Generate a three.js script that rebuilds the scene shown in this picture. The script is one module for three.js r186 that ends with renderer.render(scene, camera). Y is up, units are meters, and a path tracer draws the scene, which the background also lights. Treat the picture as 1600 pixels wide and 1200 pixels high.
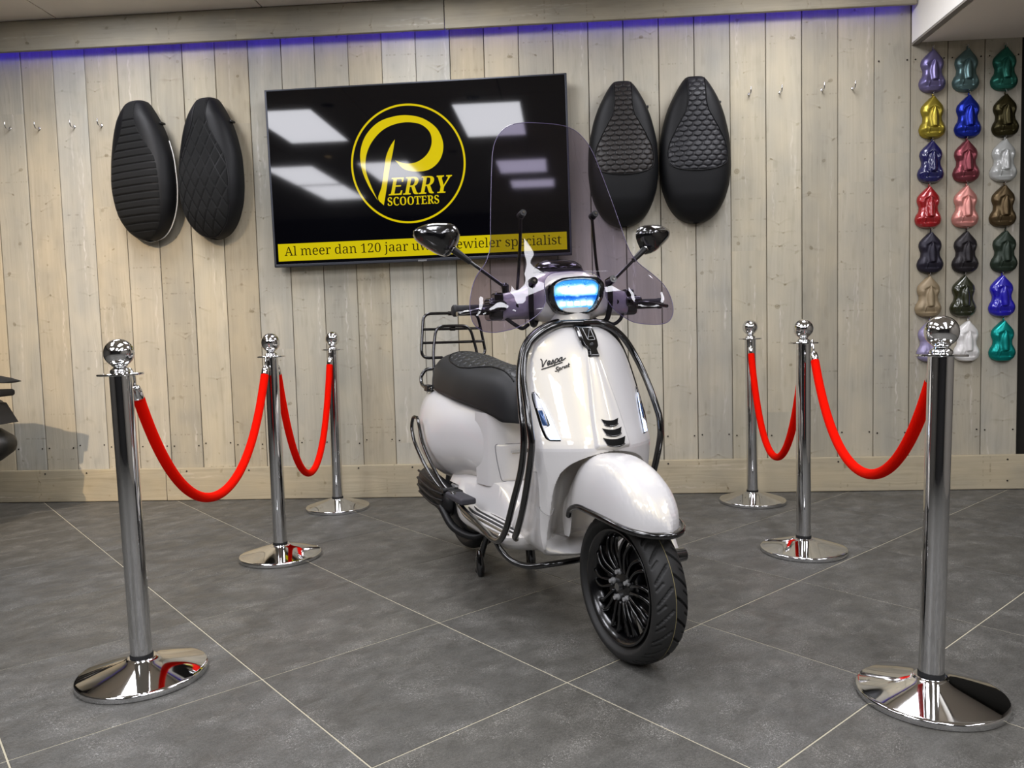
import * as THREE from 'three';
import { RoundedBoxGeometry } from 'three/addons/geometries/RoundedBoxGeometry.js';
import { mergeGeometries, mergeVertices, toCreasedNormals } from 'three/addons/utils/BufferGeometryUtils.js';
import { RectAreaLightUniformsLib } from 'three/addons/lights/RectAreaLightUniformsLib.js';

// ------------------------------------------------------------------ camera, exposure, large lights
RectAreaLightUniformsLib.init();
const scene = new THREE.Scene();
scene.background = new THREE.Color(0x000000);
const CEIL = 2.81;
const camera = new THREE.PerspectiveCamera(2 * Math.atan(600 / 1201.67) * 180 / Math.PI, 4 / 3, 0.05, 60);
{
  const pitch = 0.0652, roll = -0.0272, yaw = -0.0642;
  const cp = Math.cos(pitch), sp = Math.sin(pitch), cr = Math.cos(roll), sr = Math.sin(roll), cy = Math.cos(yaw), sy = Math.sin(yaw);
  const X = new THREE.Vector3(cy, 0, sy), Y = new THREE.Vector3(sp * sy, cp, -sp * cy), F = new THREE.Vector3(cp * sy, -sp, -cp * cy);
  const right = X.clone().multiplyScalar(cr).addScaledVector(Y, sr), up = X.clone().multiplyScalar(-sr).addScaledVector(Y, cr);
  camera.position.set(0, 0.9424, 4.4326);
  camera.quaternion.setFromRotationMatrix(new THREE.Matrix4().makeBasis(right, up, F.negate()));
}
const renderer = new THREE.WebGLRenderer({ antialias: true });
renderer.toneMapping = THREE.LinearToneMapping;
renderer.toneMappingExposure = 0.80;
renderer.shadowMap.enabled = true;

const PANEL_POWER = 19.5;                    // radiance of a ceiling panel
const PANELS = [                           // [x, z, length along z] of the ceiling light panels
  [-2.36, 0.92, 0.9], [-0.62, 0.92, 0.9], [1.18, 0.92, 0.9],
  [-2.31, 2.74, 1.2], [-0.57, 2.80, 1.2], [1.12, 3.92, 1.2], [2.95, 2.9, 1.2],
  [-3.05, 5.05, 1.2], [-1.95, 5.0, 1.2], [-0.40, 4.98, 0.8], [1.25, 5.4, 1.2], [2.95, 5.2, 1.2],
  [-3.05, 6.3, 1.2], [-0.32, 6.2, 0.6], [1.25, 6.9, 1.2],
];
function areaLight(x, y, z, w, h, color, power, target) {
  const l = new THREE.RectAreaLight(color, power, w, h);
  l.position.set(x, y, z); l.lookAt(...target); l.name = 'ceiling_light_glow'; scene.add(l); return l;
}
for (const [x, z, len] of PANELS) areaLight(x, CEIL - 0.012, z, 0.56, len - 0.04, 0xf4f4fb, PANEL_POWER, [x, 0, z]);
const warmSpot = new THREE.SpotLight(0xffe4c2, 50, 0, 0.40, 0.9, 2);      // warm downlight beside the left-hand scooter
warmSpot.position.set(-2.45, CEIL - 0.06, 4.05); warmSpot.target.position.set(-3.05, 0.75, 0); warmSpot.shadow.radius = 1.2;
warmSpot.castShadow = true; warmSpot.name = 'downlight_glow'; scene.add(warmSpot, warmSpot.target);

// ------------------------------------------------------------------ helpers
let seed = 20240611;
const rnd = () => { seed = (seed * 1664525 + 1013904223) >>> 0; return seed / 4294967296; };
const lerp = (a, b, t) => a + (b - a) * t, clamp = (x, a = 0, b = 1) => Math.min(b, Math.max(a, x));
const sstep = (a, b, x) => { const t = clamp((x - a) / (b - a)); return t * t * (3 - 2 * t); };
const V = (x, y, z) => new THREE.Vector3(x, y, z);
const used = new Map();
function numbered(n) { const k = used.get(n) ?? 0; used.set(n, k + 1); return k ? n + '_' + String(k).padStart(3, '0') : n; }
function tag(o, label, category, group, kind) {
  if (label) o.userData.label = label;
  if (category) o.userData.category = category;
  if (group) o.userData.group = group;
  if (kind) o.userData.kind = kind;
  return o;
}
function shadows(o) { o.traverse((m) => { if (m.isMesh) { m.castShadow = true; m.receiveShadow = true; } }); return o; }
function thing(name, label, category, group, pos = [0, 0, 0]) {
  const g = new THREE.Group(); g.name = numbered(name); g.position.set(...pos); scene.add(g);
  return tag(g, label, category, group);
}
function struct(name) { const g = new THREE.Group(); g.name = numbered(name); g.userData.kind = 'structure'; scene.add(g); return g; }
function part(name, geo, mat, parent) {
  const m = new THREE.Mesh(Array.isArray(geo) ? merge(geo) : geo, mat); m.name = name; m.castShadow = m.receiveShadow = true; parent.add(m); return m;
}
function sub(name, parent) { const g = new THREE.Group(); g.name = name; parent.add(g); return g; }
function merge(list) {
  return mergeGeometries(list.map((g) => {
    const n = g.index ? g.toNonIndexed() : g.clone();
    for (const k of Object.keys(n.attributes)) if (!['position', 'normal', 'uv'].includes(k)) n.deleteAttribute(k);
    if (!n.attributes.uv) n.setAttribute('uv', new THREE.BufferAttribute(new Float32Array(n.attributes.position.count * 2), 2));
    return n;
  }));
}
function curve(table) {                     // piecewise smooth (monotone-ish cubic) interpolation through [x, y] pairs
  const t = table.slice().sort((a, b) => a[0] - b[0]), n = t.length, m = [];
  for (let i = 0; i < n; i++) {
    if (i === 0) m.push((t[1][1] - t[0][1]) / (t[1][0] - t[0][0]));
    else if (i === n - 1) m.push((t[n - 1][1] - t[n - 2][1]) / (t[n - 1][0] - t[n - 2][0]));
    else {
      const a = (t[i][1] - t[i - 1][1]) / (t[i][0] - t[i - 1][0]), b = (t[i + 1][1] - t[i][1]) / (t[i + 1][0] - t[i][0]);
      m.push(a * b <= 0 ? 0 : 2 * a * b / (a + b));
    }
  }
  return (x) => {
    if (x <= t[0][0]) return t[0][1];
    if (x >= t[n - 1][0]) return t[n - 1][1];
    let i = 0; while (x > t[i + 1][0]) i++;
    const h = t[i + 1][0] - t[i][0], s = (x - t[i][0]) / h, s2 = s * s, s3 = s2 * s;
    return (2 * s3 - 3 * s2 + 1) * t[i][1] + (s3 - 2 * s2 + s) * h * m[i] + (3 * s2 - 2 * s3) * t[i + 1][1] + (s3 - s2) * h * m[i + 1];
  };
}
function grid(nu, nv, fn, crease) {          // surface from fn(u, v) -> [x, y, z], u and v in 0..1
  const pos = [], uv = [], idx = [];
  for (let j = 0; j <= nv; j++) for (let i = 0; i <= nu; i++) { const p = fn(i / nu, j / nv); pos.push(p[0], p[1], p[2]); uv.push(p[3] ?? i / nu, p[4] ?? j / nv); }
  for (let j = 0; j < nv; j++) for (let i = 0; i < nu; i++) { const a = j * (nu + 1) + i, b = a + 1, c = a + nu + 1, d = c + 1; idx.push(a, b, d, a, d, c); }
  const g = new THREE.BufferGeometry();
  g.setAttribute('position', new THREE.Float32BufferAttribute(pos, 3)); g.setAttribute('uv', new THREE.Float32BufferAttribute(uv, 2)); g.setIndex(idx);
  return smooth(g, crease);
}
function smooth(g, crease) {                 // welded normals, or creased ones past an angle
  const w = g.clone(); w.deleteAttribute('uv'); if (w.attributes.normal) w.deleteAttribute('normal');
  if (crease) { const r = toCreasedNormals(g, crease); return r; }
  const m = mergeVertices(w, 1e-5); m.computeVertexNormals();
  const p = g.attributes.position, key = new Map(), q = m.attributes.position, nn = m.attributes.normal, out = new Float32Array(p.count * 3);
  const k3 = (a, i) => Math.round(a.getX(i) * 2e4) + '_' + Math.round(a.getY(i) * 2e4) + '_' + Math.round(a.getZ(i) * 2e4);
  for (let i = 0; i < q.count; i++) key.set(k3(q, i), i);
  g.computeVertexNormals();
  for (let i = 0; i < p.count; i++) {
    const j = key.get(k3(p, i));
    if (j === undefined) { out.set([g.attributes.normal.getX(i), g.attributes.normal.getY(i), g.attributes.normal.getZ(i)], i * 3); continue; }
    out.set([nn.getX(j), nn.getY(j), nn.getZ(j)], i * 3);
  }
  g.setAttribute('normal', new THREE.BufferAttribute(out, 3)); return g;
}
function loft(loops, { caps = true, crease = 0 } = {}) {   // closed loops of equal length, joined in order; ends capped with fans
  const n = loops[0].length, pos = [], uv = [], idx = [];
  loops.forEach((l, j) => { for (let i = 0; i <= n; i++) { const p = l[i % n]; pos.push(p[0], p[1], p[2]); uv.push(i / n, j / (loops.length - 1)); } });
  for (let j = 0; j < loops.length - 1; j++) for (let i = 0; i < n; i++) { const a = j * (n + 1) + i, b = a + 1, c = a + n + 1, d = c + 1; idx.push(a, b, d, a, d, c); }
  if (caps) for (const j of [0, loops.length - 1]) {
    const c = [0, 0, 0]; for (const p of loops[j]) for (let k = 0; k < 3; k++) c[k] += p[k] / n;
    const at = pos.length / 3; pos.push(...c); uv.push(0.5, 0.5);
    for (let i = 0; i < n; i++) { const a = j * (n + 1) + i; j ? idx.push(a, a + 1, at) : idx.push(a + 1, a, at); }
  }
  const g = new THREE.BufferGeometry();
  g.setAttribute('position', new THREE.Float32BufferAttribute(pos, 3)); g.setAttribute('uv', new THREE.Float32BufferAttribute(uv, 2)); g.setIndex(idx);
  return smooth(g, crease);
}
function path(pts, closed = false) { return new THREE.CatmullRomCurve3(pts.map((p) => V(...p)), closed, 'centripetal'); }
function tube(pts, r, seg = 48, closed = false, radial = 12) {
  const g = new THREE.TubeGeometry(path(pts, closed), seg, r, radial, closed);
  if (closed) return g;
  const caps = [0, 1].map((t) => { const c = path(pts), p = c.getPoint(t); return new THREE.SphereGeometry(r, radial, 8).translate(p.x, p.y, p.z); });
  return merge([g, ...caps]);
}
function rounded(pts, rad, steps = 6) {      // polyline with its corners rounded by arcs
  const out = [];
  for (let i = 0; i < pts.length; i++) {
    if (i === 0 || i === pts.length - 1) { out.push(pts[i]); continue; }
    const p = V(...pts[i]), a = V(...pts[i - 1]).sub(p), b = V(...pts[i + 1]).sub(p), ra = Math.min(rad, a.length() * 0.48, b.length() * 0.48);
    a.setLength(ra); b.setLength(ra);
    for (let k = 0; k <= steps; k++) { const t = k / steps, q = p.clone().addScaledVector(a, (1 - t) * (1 - t)).addScaledVector(b, t * t); out.push(q.toArray()); }
  }
  return out;
}
function rod(a, b, r, r2 = r, seg = 16) {    // round bar between two points
  const A = V(...a), B = V(...b), d = B.clone().sub(A), g = new THREE.CylinderGeometry(r2, r, d.length(), seg);
  g.applyQuaternion(new THREE.Quaternion().setFromUnitVectors(V(0, 1, 0), d.clone().normalize()));
  const m = A.add(B).multiplyScalar(0.5); return g.translate(m.x, m.y, m.z);
}
function rbox(w, h, d, r, x = 0, y = 0, z = 0, seg = 3) { return new RoundedBoxGeometry(w, h, d, seg, Math.min(r, w / 2.01, h / 2.01, d / 2.01)).translate(x, y, z); }
const lathe = (pts, seg = 64) => new THREE.LatheGeometry(pts.map((p) => new THREE.Vector2(p[0], p[1])), seg);
const sq = (s, e) => Math.sign(s) * Math.pow(Math.abs(s), e);

// ------------------------------------------------------------------ noise and textures
const H = new Uint8Array(65536); for (let i = 0; i < H.length; i++) H[i] = rnd() * 256;
const hash = (x, y) => H[((x * 73856093) ^ (y * 19349663)) & 65535] / 255;
function noise(x, y, px = 0, py = 0) {       // value noise; px, py wrap it
  let ix = Math.floor(x), iy = Math.floor(y); const fx = x - ix, fy = y - iy, u = fx * fx * (3 - 2 * fx), v = fy * fy * (3 - 2 * fy);
  const wx = (k) => px ? ((k % px) + px) % px : k, wy = (k) => py ? ((k % py) + py) % py : k;
  const x0 = wx(ix), x1 = wx(ix + 1), y0 = wy(iy), y1 = wy(iy + 1);
  return lerp(lerp(hash(x0, y0), hash(x1, y0), u), lerp(hash(x0, y1), hash(x1, y1), u), v);
}
function dataTexture(w, h, fn, srgb = true) {
  const d = new Uint8Array(w * h * 4);
  for (let y = 0, i = 0; y < h; y++) for (let x = 0; x < w; x++, i += 4) { const c = fn(x, y); d[i] = clamp(c[0], 0, 255); d[i + 1] = clamp(c[1], 0, 255); d[i + 2] = clamp(c[2], 0, 255); d[i + 3] = 255; }
  const t = new THREE.DataTexture(d, w, h); t.magFilter = THREE.LinearFilter; t.minFilter = THREE.LinearMipmapLinearFilter; t.generateMipmaps = true;
  t.wrapS = t.wrapT = THREE.RepeatWrapping; if (srgb) t.colorSpace = THREE.SRGBColorSpace; t.needsUpdate = true; return t;
}
const std = (o) => new THREE.MeshStandardMaterial(o), phys = (o) => new THREE.MeshPhysicalMaterial(o);
const M = {
  chrome: std({ color: 0xd9d9d9, metalness: 1, roughness: 0.05 }),
  chromeBall: std({ color: 0xdedede, metalness: 1, roughness: 0.06 }),
  rubber: std({ color: 0x0b0b0b, roughness: 0.75 }),
  gloss: phys({ color: 0x050506, roughness: 0.18, clearcoat: 1, clearcoatRoughness: 0.04 }),
  satin: std({ color: 0x101012, roughness: 0.45 }),
  plastic: std({ color: 0x18181a, roughness: 0.6 }),
  white: phys({ color: 0xd3d2d3, roughness: 0.34, clearcoat: 0.7, clearcoatRoughness: 0.03, specularColor: new THREE.Color(1, 0.80, 0.28), specularIntensity: 1.0, ior: 1.95 }),
  steel: std({ color: 0x9a9a9a, metalness: 1, roughness: 0.3 }),
};
// ------------------------------------------------------------------ wood of the plank wall
const NPLANK = 8, PW = 128, PH = 2048;       // an atlas of eight planks, 195 mm x 3.1 m each
const knots = [];
for (let p = 0; p < NPLANK; p++) for (let k = 0; k < 19; k++) knots.push({ p, x: 12 + rnd() * (PW - 24), y: rnd() * PH, r: 2 + rnd() * rnd() * 6, a: rnd() * 3.14, e: 0.35 + rnd() * 0.6, d: 0.35 + rnd() * 0.65, tail: rnd() < 0.55 ? 14 + rnd() * 30 : 0, side: rnd() < 0.5 ? -1 : 1, up: rnd() < 0.65 ? 0.25 + rnd() * 0.5 : -0.3 - rnd() * 0.3, both: rnd() < 0.6 });
const streaks = []; for (let p = 0; p < NPLANK; p++) for (let k = 0; k < 5; k++) streaks.push({ p, x: 15 + rnd() * (PW - 30), y: rnd() * PH, l: 50 + rnd() * 160, w: 2 + rnd() * 4, s: 0.4 + rnd() * 0.6 });
const tintP = Array.from({ length: NPLANK }, () => [rnd(), rnd()]);
const woodH = new Float32Array(NPLANK * PW * PH);
const woodMap = dataTexture(NPLANK * PW, PH, (X, Y) => {
  const p = Math.floor(X / PW), x = X - p * PW, o = p * 977;
  const warp = (noise(x / 40 + o, Y / 260) - 0.5) * 26 + (noise(x / 22 + o, Y / 90) - 0.5) * 8;
  let g = (noise((x + warp) / 2.2 + o, Y / 170) - 0.5) * 0.55 + (noise((x + warp) / 6 + o, Y / 320) - 0.5) * 0.7 + (noise((x + warp) / 16 + o, Y / 500) - 0.5) * 0.7;
  const blotch = (noise(x / 60 + o, Y / 110) - 0.5) * 0.8 + (noise(x / 25 + o, Y / 40 + 7) - 0.5) * 0.35, fine = (hash(X, Y) - 0.5) * 0.35;
  const smear = Math.max(0, noise(x / 9 + o + 50, Y / 60) + noise(x / 30 + o, Y / 25 + 9) * 0.5 - 0.98) * 0.9;
  let dark = 0, light = 0;
  for (const k of knots) {
    if (k.p !== p) continue;
    const dx = x - k.x; let dy = Y - k.y; if (Math.abs(dx) > 46 || Math.abs(dy) > 46) continue;
    const c = Math.cos(k.a), s = Math.sin(k.a), u = c * dx + s * dy, v = (-s * dx + c * dy) / k.e, r = Math.hypot(u, v);
    dark += k.d * (0.75 * Math.exp(-((r / k.r) ** 2)) + 0.6 * Math.exp(-(((r - k.r * 1.2) / (k.r * 0.28)) ** 2)));
    if (k.tail) { const adx = Math.abs(dx), wv = dy - adx * k.up; if (k.both || dx * k.side > 0) { const bend = wv + 0.004 * adx * adx * Math.sign(k.up); dark += k.d * 0.42 * Math.exp(-((bend / (2.2 + adx * 0.09)) ** 2)) * Math.exp(-adx / k.tail) * (0.35 + 0.9 * noise(dx / 5 + o, dy / 3)); light += 0.16 * k.d * Math.exp(-(((bend - 5) / 4) ** 2)) * Math.exp(-adx / k.tail); } }
  }
  for (const k of streaks) if (k.p === p) { const dx = (x - k.x + (noise(Y / 30, k.x) - 0.5) * 8) / k.w, dy = (Y - k.y) / k.l; if (Math.abs(dx) < 3 && Math.abs(dy) < 1) light += k.s * Math.exp(-dx * dx) * (1 - dy * dy) * clamp(noise(x / 3 + o, Y / 14) * 1.7 - 0.35); }
  const edge = sstep(5, 0, Math.min(x, PW - 1 - x)) * 0.5;
  woodH[Y * NPLANK * PW + X] = clamp(0.55 + g * 0.25 - dark * 0.35 + light * 0.15 - edge);
  const dash = clamp(noise(x / 5 + o * 3, Math.floor(Y / 5) * 7.1) - 0.55) * (hash(Math.floor(Y / 5), p + 300) > 0.975 ? 1.6 : 0);
  const L = 177 + (tintP[p][0] - 0.5) * 15 + g * 8 + blotch * 13 + fine * 8 - dark * 50 - smear * 26 - dash * 40 + light * 34 - edge * 16, w = (tintP[p][1] - 0.5) * 14 + blotch * 6 + 1;
  return [L + 3 + w * 0.9, L - 1 + w * 0.25 - dark * 2, L - 15 - w * 0.9 + light * 6 - dark * 7];
});
const woodBump = dataTexture(NPLANK * PW, PH, (X, Y) => { const h = woodH[Y * NPLANK * PW + X] * 255; return [h, h, h]; }, false);
const woodMats = [0xffffff, 0xf4efe6, 0xfbf8f4, 0xe9e6e2].map((c) => std({ color: c, map: woodMap, bumpMap: woodBump, bumpScale: 0.0022, roughness: 0.78 }));
function boardUV(g, along, across, len, wid, col, off, a0, c0) {   // uv of a board cut from one atlas column; along = axis of the grain
  const p = g.attributes.position, uv = g.attributes.uv, k = { x: 'getX', y: 'getY', z: 'getZ' };
  for (let i = 0; i < p.count; i++) {
    const a = p[k[along]](i) - a0, c = clamp((p[k[across]](i) - c0) / wid, 0.004, 0.996);
    uv.setXY(i, (col + c * 0.985 + 0.0075) / NPLANK, a / 3.15 + off);
  }
  return g;
}
const WALLX0 = -3.1197, PLANK = 0.1948, WTOP = 2.79;
const wall = struct('wall_back');
part('wall_panel', new THREE.BoxGeometry(9.4, 3.0, 0.1).translate(-0.8, 1.5, -0.085), std({ color: 0x17150f, roughness: 0.9 }), wall);
for (let i = -6; i < 29; i++) {
  const w = PLANK - 0.0018 - 0.0024 * hash(i + 77, 21), x = WALLX0 + (i + 0.5) * PLANK, z = (hash(i + 40, 3) - 0.5) * 0.003, h = WTOP - 0.15;
  const g = rbox(w, h, 0.024, 0.003, x, 0.15 + h / 2, -0.0125 + z, 1);
  boardUV(g, 'y', 'x', h, w, (i + 48) * 5 % 8, hash(i + 9, 77), 0, x - w / 2);
  part('plank', g, woodMats[Math.floor(hash(i + 31, 5) * 4) % 4], wall);
}
{ // screw heads of the planks
  const s = [], g0 = new THREE.CylinderGeometry(0.0042, 0.0042, 0.003, 8).rotateX(Math.PI / 2);
  for (let i = -6; i < 29; i++) for (const dx of [0.022, PLANK - 0.022]) { s.push(g0.clone().translate(WALLX0 + i * PLANK + dx, 0.333 + (hash(i, 2) - 0.5) * 0.02, 0.0012)); if (i > 24) s.push(g0.clone().translate(WALLX0 + i * PLANK + dx, 2.375, 0.0012)); }
  tag(part('screw_heads', s, std({ color: 0x2a251e, roughness: 0.6, metalness: 0.5 }), wall), null, null, null, 'stuff');
}
const base = struct('baseboard_back');
for (const [x0, x1, col, off] of [[-4.3, -2.372, 1, 0.15], [-2.369, 2.9, 6, 0.4]]) {
  const g = rbox(x1 - x0, 0.194, 0.022, 0.003, (x0 + x1) / 2, 0.099, 0.0115, 2);
  part('board', boardUV(g, 'x', 'y', x1 - x0, 0.194, col, off, x0, 0.002), woodMats[1], base);
}
{ const s = [], g0 = new THREE.CylinderGeometry(0.005, 0.005, 0.003, 8).rotateX(Math.PI / 2); for (const [x, y] of [[-3.12, .175], [-2.86, .176], [-2.24, .178], [-1.86, .178], [-1.2, .18], [-.88, .18], [.6, .176], [1.55, .172], [2.47, .17], [2.47, .05]]) s.push(g0.clone().translate(x, y, 0.0232)); tag(part('screw_heads', s, std({ color: 0x2a251e, roughness: 0.6 }), base), null, null, null, 'stuff'); }
const fascia = struct('trim_1');
const FB = 2.638, FZ = 0.085;
for (const [x0, x1, col, off] of [[-4.3, -0.602, 3, 0.2], [-0.598, 1.938, 0, 0.6]]) {
  const hgt = CEIL - 0.004 - FB, g = rbox(x1 - x0, hgt, 0.022, 0.004, (x0 + x1) / 2, FB + hgt / 2, FZ - 0.011, 2);
  part('board', boardUV(g, 'x', 'y', x1 - x0, hgt, col, off, x0, FB), woodMats[3], fascia);
}
// blue LED strip behind the fascia
const led = thing('led_strip', 'thin blue glowing LED strip hidden behind the wooden board along the wall top', 'light strip', null, [-1.15, FB + 0.02, 0.05]);
part('strip_backing', new THREE.BoxGeometry(6.1, 0.012, 0.004).translate(0, 0, 0.008), std({ color: 0xdddddd, roughness: 0.6 }), led);
part('glowing_strip', new THREE.BoxGeometry(6.1, 0.008, 0.003).translate(0, 0, 0.0045), std({ color: 0x111144, emissive: 0x3a1cff, emissiveIntensity: 1.2 }), led);
{ const l = new THREE.RectAreaLight(0x3a16ff, 11, 6.1, 0.008); l.position.set(-1.15, FB + 0.02, 0.051); l.lookAt(-1.15, FB - 0.01, 0); l.name = 'led_strip_glow'; scene.add(l); }

// ------------------------------------------------------------------ floor of tiles laid on the diagonal
const TH = 0.7671, OX = -2.9493, OZ = 1.0827, TS = 0.6;
const tileTex = dataTexture(1024, 1024, (x, y) => {
  const a = noise(x / 128, y / 90, 8, 0) - 0.5, b = noise(x / 40 + 3, y / 26, 0, 0) - 0.5, c = noise(x / 9, y / 4) - 0.5, f = hash(x, y) - 0.5, f2 = hash(x >> 1, (y >> 1) + 991) - 0.5;
  const cloud = clamp(noise(x / 70 + 30, y / 60 + 11) * 1.6 - 0.45), fleck = Math.max(0, noise(x / 2.6, y / 2.0 + 40) - 0.68) * 3 * cloud + Math.max(0, hash(x, y + 5) - 0.93) * 5 * cloud;
  const L = 78 + a * 8 + b * 11 + c * 9 + f * 11 + f2 * 22 + fleck * 80 + Math.max(0, noise(x / 1.9 + 9, y / 1.5 + 70) - 0.6) * 95 * (0.4 + cloud);
  return [L + 1, L, L - 4];
});
const tileBump = dataTexture(512, 512, (x, y) => { const h = 128 + (noise(x / 3, y / 2.2) - 0.5) * 120 + (noise(x / 12, y / 8) - 0.5) * 110; return [h, h, h]; }, false);
const tileRough = dataTexture(256, 256, (x, y) => { const h = 128 + (noise(x / 14, y / 10, 0, 0) - 0.5) * 46; return [h, h, h]; }, false);
const tileMats = [0xffffff, 0xf3f2f0, 0xf9f7f3].map((c) => std({ color: c, map: tileTex, bumpMap: tileBump, bumpScale: 0.0008, roughness: 0.92, roughnessMap: tileRough }));
tileMats.forEach((m) => { m.roughness = 1.0; });
const floor = struct('floor');
const ROOM = { x0: -5.2, x1: 3.9, z0: -0.03, z1: 9 };
part('grout_bed', new THREE.BoxGeometry(ROOM.x1 - ROOM.x0, 0.1, ROOM.z1 - ROOM.z0).translate((ROOM.x0 + ROOM.x1) / 2, -0.0515, (ROOM.z0 + ROOM.z1) / 2), std({ color: 0xb0a993, roughness: 0.9 }), floor);
function clip(poly, ax, lim, keepAbove) {
  const out = [], inside = (p) => keepAbove ? p[ax] >= lim : p[ax] <= lim;
  poly.forEach((p, i) => { const q = poly[(i + 1) % poly.length], a = inside(p), b = inside(q); if (a) out.push(p); if (a !== b) { const t = (lim - p[ax]) / (q[ax] - p[ax]); out.push(p.map((v, k) => v + t * (q[k] - v))); } });
  return out;
}
{
  const c = Math.cos(TH), s = Math.sin(TH), gap = 0.0021, far = [];
  for (let U = -14; U < 18; U++) for (let W = -16; W < 20; W++) {
    let poly = [[U, W, 1, 1], [U + 1, W, -1, 1], [U + 1, W + 1, -1, -1], [U, W + 1, 1, -1]].map(([u, v, du, dv]) => { const a = u * TS + du * gap, b = v * TS + dv * gap; return [OX + c * a + s * b, OZ - s * a + c * b, a, b]; });
    const big = poly;
    for (const [ax, lim, up] of [[0, ROOM.x0, true], [0, ROOM.x1, false], [1, ROOM.z0, true], [1, ROOM.z1, false]]) if (poly.length) poly = clip(poly, ax, lim, up);
    if (poly.length < 3) continue;
    const pos = [], uv = [], idx = [], n = poly.length, ou = hash(U + 60, W + 90), ov = hash(U + 90, W + 30), bev = 0.0012;
    const cx = poly.reduce((t, p) => t + p[0], 0) / n, cz = poly.reduce((t, p) => t + p[1], 0) / n;
    for (const [yy, k] of [[0, 1], [-0.0007, 0], [-0.006, 0]]) for (const p of poly) { const d = Math.hypot(p[0] - cx, p[1] - cz) || 1; pos.push(p[0] - (p[0] - cx) / d * bev * k, yy, p[1] - (p[1] - cz) / d * bev * k); uv.push((p[2] + p[3] * 0) / 0.9 + ou, p[3] / 0.9 + ov); }
    for (let i = 1; i < n - 1; i++) idx.push(0, i + 1, i);
    for (let r = 0; r < 2; r++) for (let i = 0; i < n; i++) { const a = r * n + i, b = r * n + (i + 1) % n; idx.push(a, b, b + n, a, b + n, a + n); }
    const g = new THREE.BufferGeometry(); g.setAttribute('position', new THREE.Float32BufferAttribute(pos, 3)); g.setAttribute('uv', new THREE.Float32BufferAttribute(uv, 2)); g.setIndex(idx);
    const flat = toCreasedNormals(g, 0.3), x = (big[0][0] + big[2][0]) / 2, z = (big[0][1] + big[2][1]) / 2;
    const seen = z < 3.75 && z > -0.45 && Math.abs(x - (4.43 - z) * -0.064) < 0.78 * (4.43 - z) + 0.5;
    if (seen) part('tile', flat, tileMats[Math.floor(hash(U + 5, W + 15) * 3) % 3], floor); else far.push(flat);
  }
  tag(part('far_tiles', far, tileMats[0], floor), null, null, null, 'stuff');
}
// ------------------------------------------------------------------ ceiling, bulkhead, other walls
const plaster = std({ color: 0xf0e7db, roughness: 0.9 }), whitePaint = std({ color: 0xf6f3ec, roughness: 0.8 }), greyWall = std({ color: 0x4c4944, roughness: 0.85 });
const ceiling = struct('ceiling');
part('ceiling_slab', new THREE.BoxGeometry(9.2, 0.1, 9.2).translate(-0.65, CEIL + 0.062, 4.5), std({ color: 0x4a463f, roughness: 0.9 }), ceiling);
for (let i = 0; i < 8; i++) for (let j = 0; j < 8; j++) {   // large square ceiling panels
  const x = -4.63 + i * 1.2, z = 0.23 + j * 1.2; let x0 = Math.max(x - 0.596, -5.2), x1 = Math.min(x + 0.596, 3.9), z0 = Math.max(z - 0.596, -0.03), z1 = Math.min(z + 0.596, 9);
  if (x1 - x0 > 0.05 && z1 - z0 > 0.05) part('ceiling_panel', new THREE.BoxGeometry(x1 - x0, 0.012, z1 - z0).translate((x0 + x1) / 2, CEIL + 0.006, (z0 + z1) / 2), plaster, ceiling);
}
const bulk = struct('bulkhead_ceiling');
const BX = 1.946, BY = 2.461;
part('side_board', new THREE.BoxGeometry(0.018, CEIL - BY, 1.3).translate(BX + 0.009, (CEIL + BY) / 2, 0.655), whitePaint, bulk);
part('edge_trim', new THREE.BoxGeometry(0.03, 0.012, 1.3).translate(BX + 0.015, BY - 0.004, 0.655), std({ color: 0x8a857c, roughness: 0.6 }), bulk);
part('underside_panel', new THREE.BoxGeometry(3.9 - BX - 0.052, 0.02, 1.3).translate((3.9 + BX + 0.052) / 2, BY + 0.012, 0.655), plaster, bulk);
part('front_board', new THREE.BoxGeometry(3.9 - BX, CEIL - BY, 0.018).translate((3.9 + BX) / 2, (CEIL + BY) / 2, 1.305), whitePaint, bulk);
part('shadow_gap', new THREE.BoxGeometry(0.03, 0.02, 1.3).translate(BX + 0.035, BY + 0.045, 0.655), std({ color: 0x0c0b0a, roughness: 0.9 }), bulk);
for (const [n, w, h, d, x, y, z, m] of [['wall_left', 0.1, 3, 9.2, -5.25, 1.4, 4.5, greyWall], ['wall_right', 0.1, 3, 9.2, 3.95, 1.4, 4.5, std({ color: 0x7d7870, roughness: 0.85 })], ['wall_front', 9.2, 3, 0.1, -0.65, 1.4, 9.05, std({ color: 0x1b1a1a, roughness: 0.85 })]]) {
  const g = struct(n); part('wall_panel', new THREE.BoxGeometry(w, h, d).translate(x, y, z), m, g);
}
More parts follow.
